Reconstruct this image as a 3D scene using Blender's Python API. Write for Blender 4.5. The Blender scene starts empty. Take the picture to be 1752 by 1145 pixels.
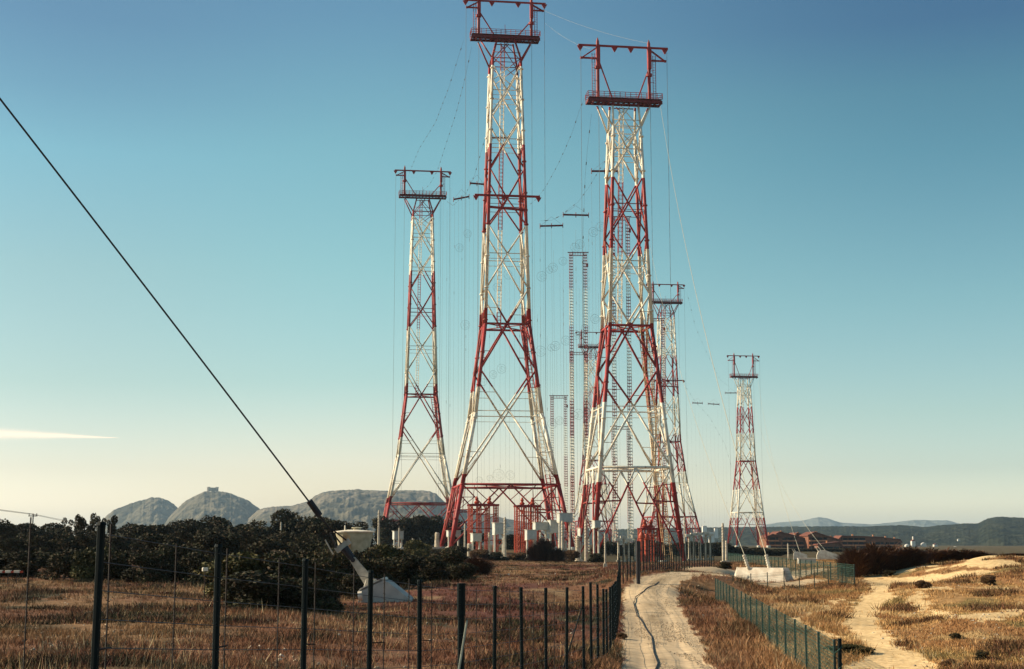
import bpy, math, random
import numpy as np
from mathutils import Vector
rnd = random.Random(7)
rs = np.random.RandomState(11)
sc = bpy.context.scene
col = sc.collection
R = math.radians

# ------------------------------------------------------------ camera, sky, sun, exposure
F = 2433.0
PITCH = math.atan(357.5 / F)
cam_d = bpy.data.cameras.new('camera'); cam = bpy.data.objects.new('camera', cam_d); col.objects.link(cam)
cam.location = (0, 0, 5.0); cam.rotation_euler = (math.pi / 2 + PITCH, 0, 0)
cam_d.sensor_width = 36; cam_d.lens = 50; cam_d.clip_start = 0.3; cam_d.clip_end = 90000
sc.camera = cam
SUN_EL = R(28); SUN_AZ = R(-76)          # azimuth from the view direction (+Y), negative = left
w = bpy.data.worlds.new("World"); sc.world = w; w.use_nodes = True
nt = w.node_tree; nt.nodes.clear()
sky = nt.nodes.new('ShaderNodeTexSky'); sky.sky_type = 'NISHITA'; sky.sun_disc = False
sky.sun_elevation = SUN_EL; sky.sun_rotation = SUN_AZ; sky.altitude = 0; sky.air_density = 1.0; sky.dust_density = 0.7; sky.ozone_density = 0.6
tint = nt.nodes.new('ShaderNodeMix'); tint.data_type = 'RGBA'; tint.blend_type = 'MULTIPLY'; tint.inputs[0].default_value = 1
tint.inputs[7].default_value = (1.0, 1.0, 1.0, 1)
bg = nt.nodes.new('ShaderNodeBackground'); bg.inputs[1].default_value = 0.075
outw = nt.nodes.new('ShaderNodeOutputWorld')
L = nt.links
L.new(sky.outputs[0], tint.inputs[6])
# one thin streak of cloud low on the left, part of the sky
def wn(t, **k):
    n = nt.nodes.new(t)
    for a, b in k.items(): setattr(n, a, b)
    return n
tc = wn('ShaderNodeTexCoord'); sep = wn('ShaderNodeSeparateXYZ'); L.new(tc.outputs['Generated'], sep.inputs[0])
def wm(op, a, b=None, c=None):
    n = wn('ShaderNodeMath', operation=op)
    for i, v in enumerate((a, b, c)):
        if v is None: continue
        if isinstance(v, (int, float)): n.inputs[i].default_value = v
        else: L.new(v, n.inputs[i])
    return n.outputs[0]
az = wm('ARCTAN2', sep.outputs[0], sep.outputs[1])
el = wm('ARCSINE', sep.outputs[2])
# the film's rendering of the sky: colour balance by height above the horizon, and away from the sun
SKYL = [(0.0, (1.554, 1.441, 1.473)), (0.0536, (1.554, 1.441, 1.473)), (0.0999, (1.279, 1.169, 1.147)), (0.2162, (0.951, 1.043, 0.934)), (0.3718, (0.901, 1.089, 0.915)), (0.5263, (0.761, 1.135, 0.999)), (0.6101, (0.634, 0.943, 0.899)), (0.7002, (0.548, 0.804, 0.834)), (1.0, (0.548, 0.804, 0.834))]
SKYR = [(0.0, (1.682, 1.674, 1.698)), (0.0536, (1.682, 1.674, 1.698)), (0.0998, (1.207, 1.269, 1.295)), (0.1772, (1.046, 1.201, 1.123)), (0.3326, (0.815, 1.141, 1.023)), (0.5258, (0.555, 0.961, 0.898)), (0.6095, (0.498, 0.876, 0.841)), (0.6995, (0.393, 0.662, 0.773)), (1.0, (0.393, 0.662, 0.773))]
SKYM = [(0.0, (1.473, 1.298, 1.211)), (0.1125, (1.473, 1.298, 1.211)), (0.2268, (1.04, 1.21, 1.063)), (0.3902, (0.921, 1.281, 1.056)), (0.5523, (0.836, 1.273, 1.06)), (0.6401, (0.758, 1.154, 1.027)), (0.7365, (0.666, 1.005, 0.989)), (1.0, (0.666, 1.005, 0.989))]
def skyramp(stops):
    n = wn('ShaderNodeValToRGB'); L.new(wm('MULTIPLY', el, 2.0), n.inputs[0])
    e = n.color_ramp.elements
    while len(e) < len(stops): e.new(.5)
    for i, (p_, c_) in enumerate(stops): e[i].position = p_; e[i].color = (*c_, 1)
    return n.outputs[0]
azf = wn('ShaderNodeMapRange'); L.new(az, azf.inputs[0]); azf.inputs[1].default_value = -.33; azf.inputs[2].default_value = -.06
azg = wn('ShaderNodeMapRange'); L.new(az, azg.inputs[0]); azg.inputs[1].default_value = -.06; azg.inputs[2].default_value = .33
azf.interpolation_type = 'SMOOTHSTEP'; azg.interpolation_type = 'SMOOTHSTEP'
rm0 = wn('ShaderNodeMix', data_type='RGBA'); L.new(azf.outputs[0], rm0.inputs[0]); L.new(skyramp(SKYL), rm0.inputs[6]); L.new(skyramp(SKYM), rm0.inputs[7])
rmx = wn('ShaderNodeMix', data_type='RGBA'); L.new(azg.outputs[0], rmx.inputs[0]); L.new(rm0.outputs[2], rmx.inputs[6]); L.new(skyramp(SKYR), rmx.inputs[7])
tin2 = wn('ShaderNodeMix', data_type='RGBA', blend_type='MULTIPLY'); tin2.inputs[0].default_value = 1; L.new(tint.outputs[2], tin2.inputs[6]); L.new(rmx.outputs[2], tin2.inputs[7])
tint = tin2
# centre line of the streak: elevation falls slightly to the right, thickness tapers to a point
cl = wm('MULTIPLY_ADD', wm('MULTIPLY', wm('ADD', az, 0.36), wm('ADD', az, 0.36)), -0.15, 0.0712)
th = wm('MAXIMUM', wm('MULTIPLY', wm('SUBTRACT', -0.268, az), 0.033), 0.00002)
wz = wn('ShaderNodeTexNoise'); wz.inputs['Scale'].default_value = 60; L.new(tc.outputs['Generated'], wz.inputs['Vector'])
dd = wm('DIVIDE', wm('SUBTRACT', el, wm('MULTIPLY_ADD', wz.outputs['Fac'], 0.0012, cl)), th)
st = wm('EXPONENT', wm('MULTIPLY', wm('MULTIPLY', dd, dd), -0.9))
st = wm('MULTIPLY', st, wm('GREATER_THAN', -0.268, az))
st = wm('MULTIPLY', st, 0.8)
mx = wn('ShaderNodeMix', data_type='RGBA'); L.new(st, mx.inputs[0]); L.new(tint.outputs[2], mx.inputs[6]); mx.inputs[7].default_value = (13.5, 10.4, 7.8, 1)
L.new(mx.outputs[2], bg.inputs[0]); L.new(bg.outputs[0], outw.inputs[0])

sun_d = bpy.data.lights.new('sun', 'SUN'); sun = bpy.data.objects.new('sun', sun_d); col.objects.link(sun)
sun_d.energy = 5.0; sun_d.angle = R(0.5); sun_d.color = (1.0, 0.83, 0.60)
sdir = Vector((math.sin(SUN_AZ) * math.cos(SUN_EL), math.cos(SUN_AZ) * math.cos(SUN_EL), math.sin(SUN_EL)))
sun.rotation_euler = sdir.to_track_quat('Z', 'Y').to_euler(); sun.location = (0, 0, 300)
vs = sc.view_settings; vs.view_transform = 'Standard'; vs.look = 'None'; vs.exposure = 0.6; vs.gamma = 1.0; vs.use_curve_mapping = False
sc.render.engine = 'CYCLES'
sc.cycles.use_denoising = True
sc.cycles.volume_bounces = 0; sc.cycles.max_bounces = 5; sc.cycles.diffuse_bounces = 2; sc.cycles.transparent_max_bounces = 8

# ------------------------------------------------------------ pixel <-> world
CP, SP = math.cos(PITCH), math.sin(PITCH)
def ray(px, py):
    u = (px - 876) / F; v = (572.5 - py) / F
    return Vector((u, CP - v * SP, SP + v * CP))
def P(px, py, Y):
    d = ray(px, py); return Vector((0, 0, 5.0)) + d * (Y / d.y)

# ------------------------------------------------------------ noise
def vnoise(x, y, seed=0):
    x = np.asarray(x, float); y = np.asarray(y, float)
    xi = np.floor(x).astype(np.int64); yi = np.floor(y).astype(np.int64); fx = x - xi; fy = y - yi
    def h(a, b):
        n = (a * 374761393 + b * 668265263 + seed * 1442695041) & 0x7fffffff
        n = ((n ^ (n >> 13)) * 1274126177) & 0x7fffffff
        return ((n ^ (n >> 16)) & 0xffff) / 65535.0
    sx = fx * fx * (3 - 2 * fx); sy = fy * fy * (3 - 2 * fy)
    a = h(xi, yi); b = h(xi + 1, yi); c = h(xi, yi + 1); d = h(xi + 1, yi + 1)
    return a + (b - a) * sx + (c - a) * sy + (a - b - c + d) * sx * sy
def fbm(x, y, seed=0, o=4):
    s = 0; a = .5
    for i in range(o):
        s = s + a * vnoise(x * 2 ** i, y * 2 ** i, seed + i); a *= .5
    return s / (1 - .5 ** o)

# ------------------------------------------------------------ terrain height
CTRL = []
def cp(px, py, Y): p = P(px, py, Y); CTRL.append((p.x, p.y, p.z))
FEN = []           # base points of the left fence, straight run of eleven posts
for i in range(11):
    u = (-706 + 106.8 * i) / (1 + .196 * i); Yf = 12.5 * (1 + .196 * i)
    top = [899, 936, 960, 980, 995, 1003, 1005, 1007, 1008, 1007, 1005][i]
    t = P(876 + u, top, Yf); FEN.append((t.x, t.y, t.z - 2.2)); CTRL.append((t.x, t.y, t.z - 2.2))
for a in ((1140, 1145, 44.5), (1105, 1030, 83), (1115, 1000, 97), (1140, 980, 110), (1095, 982, 110), (1190, 982, 110), (1200, 969, 150),
          (1060, 1088, 60), (1060, 1040, 80), (1000, 1040, 90),
          (1000, 965, 350), (1150, 963, 370), (1060, 962, 420), (1224, 1029, 93), (1426, 1191, 35.6), (1300, 1080, 60), (1305, 996, 145), (1367, 1010, 112), (1460, 1002, 112),
          (1500, 1145, 44), (1480, 1060, 70), (1500, 1000, 112), (1470, 980, 140), (1600, 967, 135), (1740, 957, 125), (1700, 1050, 65),
          (1740, 1145, 42), (1650, 1000, 90), (1560, 962, 180), (1335, 960, 230), (1245, 963, 260),
          (100, 1145, 28), (100, 1010, 80), (400, 1080, 45), (650, 1029, 85), (750, 1000, 110), (900, 980, 150), (950, 1000, 110), (850, 957, 330), (930, 958, 320),
          (700, 965, 200), (100, 955, 200), (400, 960, 170), (1100, 966, 250), (860, 965, 240)):
    cp(*a)
CTRL += [(-17, 395, 3.6), (-2, 411, 3.2), (-40, 600, 3.8), (-120, 400, 4), (-200, 700, 4), (-400, 2500, 3), (0, 2500, 1), (30, 375, 0.2), (98, 880, 3), (62, 1095, 4), (170, 1040, 2.6), (300, 1100, -2), (170, 1100, -1), (400, 1100, -2), (120, 500, 0.5), (260, 500, -.5), (60, 700, 0.5),
         (600, 2500, 0), (0, 0, 3.3), (3, 4, 3.3), (-4, 5, 3.3), (6, 14, 2.2), (10, 25, 1.6), (-10, 16, 3.0), (0, -20, 3.2), (20, 0, 2.5), (-20, 0, 3.2), (-800, 9000, 3), (0, 9000, 1), (900, 9000, 0)]
def polar(x, y):
    r = np.sqrt(x * x + y * y); return np.log(np.maximum(r, 4.0)), np.arctan2(x, y) * 3.0
_c = np.array(CTRL); _cv, _cu = polar(_c[:, 0], _c[:, 1])
def g(x, y, fine=True):
    x = np.atleast_1d(np.asarray(x, float)); y = np.atleast_1d(np.asarray(y, float))
    v, u = polar(x, y); num = np.zeros(x.shape); den = np.zeros(x.shape)
    for k in range(len(_cv)):
        wgt = 1.0 / (((v - _cv[k]) ** 2 + (u - _cu[k]) ** 2) + 0.0015) ** 1.8
        num += wgt * _c[k, 2]; den += wgt
    z = num / den
    if fine:
        r = np.sqrt(x * x + y * y); a = np.clip((r - 8) / 30, 0.1, 1)
        z = z + a * (.30 * (fbm(x / 9, y / 9, 3) - .5) + .10 * (fbm(x / 1.6, y / 1.6, 9, 3) - .5) * .6)
        dune = np.clip((u / 3 - .27) / .04, 0, 1) * np.clip((r - 40) / 30, 0, 1) * np.clip((190 - r) / 50, 0, 1)
        z = z + dune * 1.3 * (fbm(x / 14, y / 14, 21) - .5)
        z = np.where(r > 9000, z - (r - 9000) * .001, z)
    return z
def gz(x, y): return float(g(x, y)[0])
def hit(px, py):
    d = ray(px, py); Ys = np.exp(np.linspace(math.log(9), math.log(1500), 900))
    X = d.x / d.y * Ys; Z = 5 + d.z / d.y * Ys
    G = g(X, Ys); k = np.argmax(Z < G)
    if not (Z[k] < G[k]): return Vector((X[-1], Ys[-1], G[-1]))
    return Vector((X[k], Ys[k], G[k]))

# ------------------------------------------------------------ materials
MAT = {}
def mat(name, c, rough=.7, c2=None, scale=3.0, metal=0, bump=0, attr=None, detail=6, coord='Object', dist=.05, spec=.3):
    m = bpy.data.materials.new(name); m.use_nodes = True; n = m.node_tree; b = n.nodes['Principled BSDF']
    b.inputs['Roughness'].default_value = rough; b.inputs['Metallic'].default_value = metal; b.inputs['Specular IOR Level'].default_value = spec
    t = n.nodes.new('ShaderNodeTexCoord'); nz = n.nodes.new('ShaderNodeTexNoise'); nz.inputs['Scale'].default_value = scale; nz.inputs['Detail'].default_value = detail
    n.links.new(t.outputs[coord], nz.inputs['Vector'])
    rp = n.nodes.new('ShaderNodeValToRGB'); rp.color_ramp.elements[0].position = .35; rp.color_ramp.elements[1].position = .65
    c2 = c2 or tuple(v * .7 for v in c)
    rp.color_ramp.elements[0].color = (*c2, 1); rp.color_ramp.elements[1].color = (*c, 1)
    n.links.new(nz.outputs['Fac'], rp.inputs[0])
    if attr:
        a = n.nodes.new('ShaderNodeAttribute'); a.attribute_name = attr
        mm = n.nodes.new('ShaderNodeMix'); mm.data_type = 'RGBA'; mm.blend_type = 'MULTIPLY'; mm.inputs[0].default_value = 1
        n.links.new(a.outputs['Color'], mm.inputs[6]); n.links.new(rp.outputs[0], mm.inputs[7]); n.links.new(mm.outputs[2], b.inputs['Base Color'])
    else: n.links.new(rp.outputs[0], b.inputs['Base Color'])
    if bump:
        bp = n.nodes.new('ShaderNodeBump'); bp.inputs['Strength'].default_value = bump; bp.inputs['Distance'].default_value = dist
        n.links.new(nz.outputs['Fac'], bp.inputs['Height']); n.links.new(bp.outputs[0], b.inputs['Normal'])
    MAT[name] = m; return m
RED = (.40, .038, .034); RED2 = (.24, .024, .022); WHT = (.86, .79, .63); WHT2 = (.74, .63, .46)
def banded(name, edges, first_red=True):
    """painted steel, red and white bands by height on the mast, with rust blotches"""
    m = bpy.data.materials.new(name); m.use_nodes = True; n = m.node_tree; b = n.nodes['Principled BSDF']; b.inputs['Roughness'].default_value = .55; b.inputs['Specular IOR Level'].default_value = .3
    t = n.nodes.new('ShaderNodeTexCoord'); s = n.nodes.new('ShaderNodeSeparateXYZ'); n.links.new(t.outputs['Object'], s.inputs[0])
    def M(op, a, bb):
        q = n.nodes.new('ShaderNodeMath'); q.operation = op
        for i, v in enumerate((a, bb)):
            if isinstance(v, (int, float)): q.inputs[i].default_value = v
            else: n.links.new(v, q.inputs[i])
        return q.outputs[0]
    acc = None
    for i, e in enumerate(edges):
        v = M('MULTIPLY', M('GREATER_THAN', s.outputs[2], e), 1.0 if i % 2 == 0 else -1.0)
        acc = v if acc is None else M('ADD', acc, v)
    if not first_red: acc = M('SUBTRACT', 1.0, acc)
    def blot(sc_, a, b2, lo, hi):
        nz = n.nodes.new('ShaderNodeTexNoise'); nz.inputs['Scale'].default_value = sc_; nz.inputs['Detail'].default_value = 5
        n.links.new(t.outputs['Object'], nz.inputs['Vector'])
        rp = n.nodes.new('ShaderNodeValToRGB'); rp.color_ramp.elements[0].position = lo; rp.color_ramp.elements[1].position = hi
        rp.color_ramp.elements[0].color = (*a, 1); rp.color_ramp.elements[1].color = (*b2, 1); n.links.new(nz.outputs['Fac'], rp.inputs[0]); return rp.outputs[0]
    mm = n.nodes.new('ShaderNodeMix'); mm.data_type = 'RGBA'; n.links.new(acc, mm.inputs[0])
    n.links.new(blot(.35, RED2, RED, .35, .6), mm.inputs[6]); n.links.new(blot(.5, WHT2, WHT, .32, .5), mm.inputs[7]); 
    # rust showing through in patches that run down the steel
    mp = n.nodes.new('ShaderNodeMapping'); mp.inputs['Scale'].default_value = (1, 1, .22); n.links.new(t.outputs['Object'], mp.inputs[0])
    rz = n.nodes.new('ShaderNodeTexNoise'); rz.inputs['Scale'].default_value = 1.1; rz.inputs['Detail'].default_value = 8; n.links.new(mp.outputs[0], rz.inputs['Vector'])
    rf = n.nodes.new('ShaderNodeMapRange'); rf.inputs[1].default_value = .56; rf.inputs[2].default_value = .68; rf.inputs[4].default_value = .75; n.links.new(rz.outputs['Fac'], rf.inputs[0])
    mr = n.nodes.new('ShaderNodeMix'); mr.data_type = 'RGBA'; n.links.new(rf.outputs[0], mr.inputs[0]); n.links.new(mm.outputs[2], mr.inputs[6]); mr.inputs[7].default_value = (.24, .095, .04, 1)
    n.links.new(mr.outputs[2], b.inputs['Base Color'])
    MAT[name] = m
banded('tall_paint', (20.6, 45.5, 68.6, 93.2, 117.8, 142.0))
banded('short_paint', (20.4, 40.9, 61.9, 81.8, 101.2, 121.5))
banded('mast_paint', [e for e in range(12, 180, 17)])
mat('red_steel', RED, .55, RED2, .6)
mat('red_dark', (.20, .03, .03), .6, (.12, .02, .02), 1)
mat('red_orange', (.50, .075, .03), .55, (.33, .05, .025), .8)
mat('rusty_white', (.66, .50, .28), .7, (.42, .20, .08), .9)
mat('white_paint', (.80, .76, .64), .6, (.62, .56, .44), 1.2)
mat('post_white', (.66, .59, .46), .7, (.44, .36, .26), 1.6)
mat('grey_box', (.60, .60, .53), .55, (.45, .46, .42), .9)
mat('whitewash', (.90, .83, .68), .85, (.66, .55, .42), 1.3, bump=.3)
mat('weathered_concrete', (.58, .53, .45), .9, (.42, .39, .34), 1.5, bump=.4)
mat('green_post', (.006, .013, .015), .55, (.004, .009, .010), 3, spec=.08)
mat('green_post_light', (.010, .036, .030), .5, (.006, .020, .018), 3)
mat('green_mesh', (.016, .060, .042), .6, (.02, .075, .06), 2)
mat('wire', (.05, .05, .05), .5, (.03, .03, .03), 2)
mat('pale_wire', (.55, .50, .36), .6, (.4, .36, .26), 2)
mat('grey_wire', (.16, .17, .17), .6, (.11, .12, .12), 2)
mat('rust_wire', (.03, .022, .02), .8, (.018, .014, .012), 6)
mat('cable', (.018, .016, .02), .6, (.012, .01, .012), 4)
mat('galvanised', (.50, .46, .38), .6, (.34, .31, .25), 4)
mat('brace_metal', (.22, .24, .19), .6, (.14, .15, .12), 4)
mat('dark_steel', (.03, .026, .03), .5, (.018, .016, .02), 4)
mat('leaf', (1, 1, 1), .75, (.65, .65, .65), 1.2, attr='Col', spec=.15)
mat('bark', (.09, .06, .045), .9, (.05, .035, .028), 5)
mat('grass', (1, 1, 1), .85, (.8, .8, .8), .8, attr='Col', spec=.1)
mat('ground', (1, 1, 1), .95, (.62, .60, .58), 1.7, attr='Col', bump=.5, dist=.10, spec=.1)
mat('sand', (1, .98, .94), .95, (.70, .64, .56), 3.2, attr='Col', bump=.8, dist=.08, spec=.1)
mat('road', (1, 1, 1), .92, (.80, .78, .76), 2.4, attr='Col', bump=.4, dist=.04, spec=.15)
mat('rock', (1, 1, 1), .95, (.62, .66, .62), .012, attr='Col', bump=.8, dist=60, spec=.1, detail=12)
mat('forest_hill', (1, 1, 1), .95, (.5, .55, .5), .03, attr='Col', bump=1.0, dist=25, spec=.05, detail=12)
mat('brick_wall', (.27, .11, .06), .85, (.17, .07, .04), .4)
mat('roof_tile', (.19, .062, .036), .85, (.15, .05, .03), .6)
mat('balcony_brick', (.72, .32, .15), .8, (.55, .22, .11), .5)
mat('recess_shade', (.02, .015, .018), .8, (.012, .01, .012), 1)  # near-black that stands for the shade inside openings
mat('town_white', (.80, .76, .68), .8, (.66, .60, .52), .1)
mat('fort_stone', (.36, .30, .22), .9, (.2, .17, .13), .08)

# ------------------------------------------------------------ mesh helpers
class MB:
    def __init__(s): s.v = []; s.f = []
    def tube(s, a, b, r0, r1=None, n=6, cap=True):
        a = Vector(a); b = Vector(b); r1 = r0 if r1 is None else r1
        d = (b - a)
        if d.length < 1e-6: return s
        d.normalize(); up = Vector((0, 0, 1)) if abs(d.z) < .9 else Vector((1, 0, 0))
        x = d.cross(up).normalized(); y = d.cross(x); k = len(s.v)
        for p, r in ((a, r0), (b, r1)):
            for i in range(n):
                t = 2 * math.pi * i / n; s.v.append(p + x * (r * math.cos(t)) + y * (r * math.sin(t)))
        for i in range(n): j = (i + 1) % n; s.f.append((k + i, k + j, k + n + j, k + n + i))
        if cap: s.f.append(tuple(k + n - 1 - i for i in range(n))); s.f.append(tuple(k + n + i for i in range(n)))
        return s
    def path(s, pts, r, n=5):
        for a, b in zip(pts, pts[1:]): s.tube(a, b, r, r, n, False)
        return s
    def box(s, c, size, rz=0, bev=0):
        cx, cy, cz = c; a, b, d = size[0] / 2, size[1] / 2, size[2] / 2; k = len(s.v); C, S = math.cos(rz), math.sin(rz)
        if not bev:
            for z in (-d, d):
                for x, y in ((-a, -b), (a, -b), (a, b), (-a, b)): s.v.append(Vector((cx + x * C - y * S, cy + x * S + y * C, cz + z)))
            for q in ((0, 3, 2, 1), (4, 5, 6, 7), (0, 1, 5, 4), (1, 2, 6, 5), (2, 3, 7, 6), (3, 0, 4, 7)): s.f.append(tuple(k + i for i in q))
        else:
            e = bev
            ring = ((-a + e, -b), (a - e, -b), (a, -b + e), (a, b - e), (a - e, b), (-a + e, b), (-a, b - e), (-a, -b + e))
            for z, sh in ((-d, 1), (d - e, 1), (d, (a - e) / a)):
                for x, y in ring: x *= sh; y *= sh; s.v.append(Vector((cx + x * C - y * S, cy + x * S + y * C, cz + z)))
            for l in range(2):
                for i in range(8): j = (i + 1) % 8; s.f.append((k + l * 8 + i, k + l * 8 + j, k + l * 8 + 8 + j, k + l * 8 + 8 + i))
            s.f.append(tuple(k + 16 + i for i in range(8))); s.f.append(tuple(k + 7 - i for i in range(8)))
        return s
    def lathe(s, prof, c, n=16):
        k = len(s.v); c = Vector(c)
        for r, z in prof:
            for i in range(n): t = 2 * math.pi * i / n; s.v.append(c + Vector((r * math.cos(t), r * math.sin(t), z)))
        for l in range(len(prof) - 1):
            for i in range(n): j = (i + 1) % n; s.f.append((k + l * n + i, k + l * n + j, k + l * n + n + j, k + l * n + n + i))
        s.f.append(tuple(k + n - 1 - i for i in range(n))); m = k + (len(prof) - 1) * n; s.f.append(tuple(m + i for i in range(n)))
        return s
    def prism(s, poly, vec):
        k = len(s.v); n = len(poly); vec = Vector(vec)
        for p in poly: s.v.append(Vector(p))
        for p in poly: s.v.append(Vector(p) + vec)
        for i in range(n): j = (i + 1) % n; s.f.append((k + i, k + j, k + n + j, k + n + i))
        s.f.append(tuple(k + n - 1 - i for i in range(n))); s.f.append(tuple(k + n + i for i in range(n)))
        return s
    def ring(s, c, R_, r, nrm=Vector((0, -1, 0)), n=18):
        up = Vector((0, 0, 1)); x = nrm.cross(up).normalized(); y = nrm.cross(x)
        pts = [Vector(c) + x * (R_ * math.cos(2 * math.pi * i / n)) + y * (R_ * math.sin(2 * math.pi * i / n)) for i in range(n + 1)]
        return s.path(pts, r, 4)
    def build(s, name, m, parent=None, smooth=False):
        me = bpy.data.meshes.new(name); me.from_pydata([tuple(v) for v in s.v], [], s.f); me.materials.append(MAT[m])
        if smooth: me.polygons.foreach_set('use_smooth', [True] * len(me.polygons))
        me.update(); o = bpy.data.objects.new(name, me); col.objects.link(o)
        if parent is not None: o.parent = parent
        return o
def tag(o, label=None, cat=None, group=None, kind=None):
    if label: o['label'] = label
    if cat: o['category'] = cat
    if group: o['group'] = group
    if kind: o['kind'] = kind
    return o
def empty(name, loc=(0, 0, 0), rz=0, label=None, cat=None, group=None):
    o = bpy.data.objects.new(name, None); col.objects.link(o); o.location = loc; o.rotation_euler = (0, 0, rz); o.empty_display_size = .5
    return tag(o, label, cat, group)
def dup(root, loc, rz=None, label=None, scale=None):
    r = root.copy(); col.objects.link(r); r.location = loc
    if rz is not None: r.rotation_euler = (0, 0, rz)
    if scale is not None: r.scale = scale if isinstance(scale, tuple) else (scale,) * 3
    if label: r['label'] = label
    for ch in list(root.children):
        c = ch.copy(); col.objects.link(c); c.parent = r
        for q in ch.children: d = q.copy(); col.objects.link(d); d.parent = c
    return r
def fast_mesh(name, V, Fc, m, colors=None, parent=None, smooth=False, floats=None):
    V = np.asarray(V, np.float32); Fc = np.asarray(Fc, np.int32); n, k = Fc.shape
    me = bpy.data.meshes.new(name); me.vertices.add(len(V)); me.vertices.foreach_set('co', V.ravel())
    me.loops.add(n * k); me.loops.foreach_set('vertex_index', Fc.ravel())
    me.polygons.add(n); me.polygons.foreach_set('loop_start', np.arange(0, n * k, k, dtype=np.int32)); me.polygons.foreach_set('loop_total', np.full(n, k, np.int32))
    me.update(calc_edges=True)
    if smooth: me.polygons.foreach_set('use_smooth', np.ones(n, bool))
    if colors is not None:
        a = me.color_attributes.new('Col', 'FLOAT_COLOR', 'POINT'); c = np.ones((len(V), 4), np.float32); c[:, :3] = colors; a.data.foreach_set('color', c.ravel())
    me.materials.append(MAT[m]); me.validate(); o = bpy.data.objects.new(name, me); col.objects.link(o)
    if parent is not None: o.parent = parent
    return o

# ------------------------------------------------------------ ground, road, sand
def inpoly(x, y, poly):
    r = np.zeros(x.shape, bool); n = len(poly)
    for i in range(n):
        x0, y0 = poly[i][:2]; x1, y1 = poly[(i + 1) % n][:2]
        if y0 == y1: continue
        c = ((y0 > y) != (y1 > y)) & (x < (x1 - x0) * (y - y0) / (y1 - y0) + x0); r ^= c
    return r
def pxpoly(pts): return [tuple(hit(*p)[:2]) for p in pts]
RL = [(1052, 1175), (1057, 1145), (1062, 1110), (1063, 1070), (1064, 1030), (1070, 1008), (1082, 995), (1104, 985)]
RR = [(1245, 1175), (1224, 1145), (1200, 1098), (1172, 1050), (1158, 1022), (1157, 1006), (1165, 996), (1190, 986)]
rl = [hit(*p) for p in RL]; rr = [hit(*p) for p in RR]
road_l = [(2.6, 20), (2.9, 30)] + [tuple(p[:2]) for p in rl] + [(13.2, 116), (18, 124), (27, 138)]
road_r = [(6.0, 20), (6.2, 30)] + [tuple(p[:2]) for p in rr] + [(21, 114), (28, 126)]
ROAD = road_l + road_r[::-1]
STRIP = [(15, 135), (22, 160), (36, 170), (37, 162), (24, 140)]
SANDS = [pxpoly([(1462, 977), (1475, 990), (1482, 1005), (1478, 1020), (1462, 1035), (1440, 1055), (1437, 1070), (1450, 1085), (1475, 1105), (1485, 1120), (1470, 1132), (1435, 1142), (1430, 1175), (1640, 1175), (1610, 1142),
                 (1585, 1128), (1570, 1120), (1545, 1106), (1525, 1090), (1505, 1070), (1505, 1055), (1520, 1035), (1535, 1020), (1535, 1005), (1510, 987), (1480, 977)]),
         pxpoly([(1345, 1062), (1400, 1042), (1450, 1018), (1447, 1025), (1405, 1050), (1375, 1064), (1400, 1075), (1442, 1094), (1420, 1096), (1375, 1080)]),
         pxpoly([(1592, 1000), (1606, 998), (1582, 1020), (1594, 1040), (1640, 1052), (1700, 1048), (1760, 1028), (1760, 1056), (1690, 1066), (1620, 1060), (1578, 1047), (1563, 1030), (1570, 1012)])]
def masks(x, y):
    wob = .25 * np.sqrt(x * x + y * y) / 60
    xx = x + wob * (vnoise(x * 1.3, y * 1.3, 5) - .5) * 2; yy = y + wob * (vnoise(x * 1.3, y * 1.3, 6) - .5) * 6
    rd = inpoly(xx, yy, ROAD) | inpoly(xx, yy, STRIP); sd = np.zeros(x.shape, bool)
    for p in SANDS: sd |= inpoly(xx, yy, p)
    r = np.sqrt(x * x + y * y); a = np.arctan2(x, y)
    sd |= (a > .245) & (a < .45) & (r > 62) & (r < 175) & (fbm(x / 9, y / 13, 77) > .60 - .07 * np.clip((r - 95) / 40, -1, 1) )
    return rd, sd & ~rd
HEATH = np.array([(.27, .130, .070), (.34, .195, .095), (.10, .082, .045), (.19, .075, .052), (.44, .30, .16)])
DUNE = np.array([(.58, .34, .14), (.44, .23, .095), (.34, .25, .10), (.50, .26, .11), (.72, .52, .25)])
def heath_color(x, y, j=0.0):
    a = np.arctan2(x, y); r = np.sqrt(x * x + y * y)
    t = np.clip((a - .14) / .10, 0, 1)[:, None]
    n1 = fbm(x / 6, y / 9, 31) + j; n2 = fbm(x / 17, y / 26, 41) + j; n3 = fbm(x / 3.3, y / 5, 51) + j
    def pick(T):
        c = T[0] * (1 - np.clip((n1 - .45) * 6, 0, 1))[:, None] + T[1] * np.clip((n1 - .45) * 6, 0, 1)[:, None]
        k = np.clip((n2 - .55) * 9, 0, 1)[:, None]; c = c * (1 - k) + T[3] * k
        k = np.clip((n3 - .60) * 9, 0, 1)[:, None]; c = c * (1 - k) + T[2] * k
        k = np.clip((.36 - n3) * 9, 0, 1)[:, None] * .7; c = c * (1 - k) + T[4] * k
        return c
    far = np.clip((r - 230) / 200, 0, 1)[:, None] * .8
    c = pick(HEATH) * (1 - t) + pick(DUNE) * t
    return c * (1 - far) + np.array((.06, .065, .03)) * far
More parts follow.
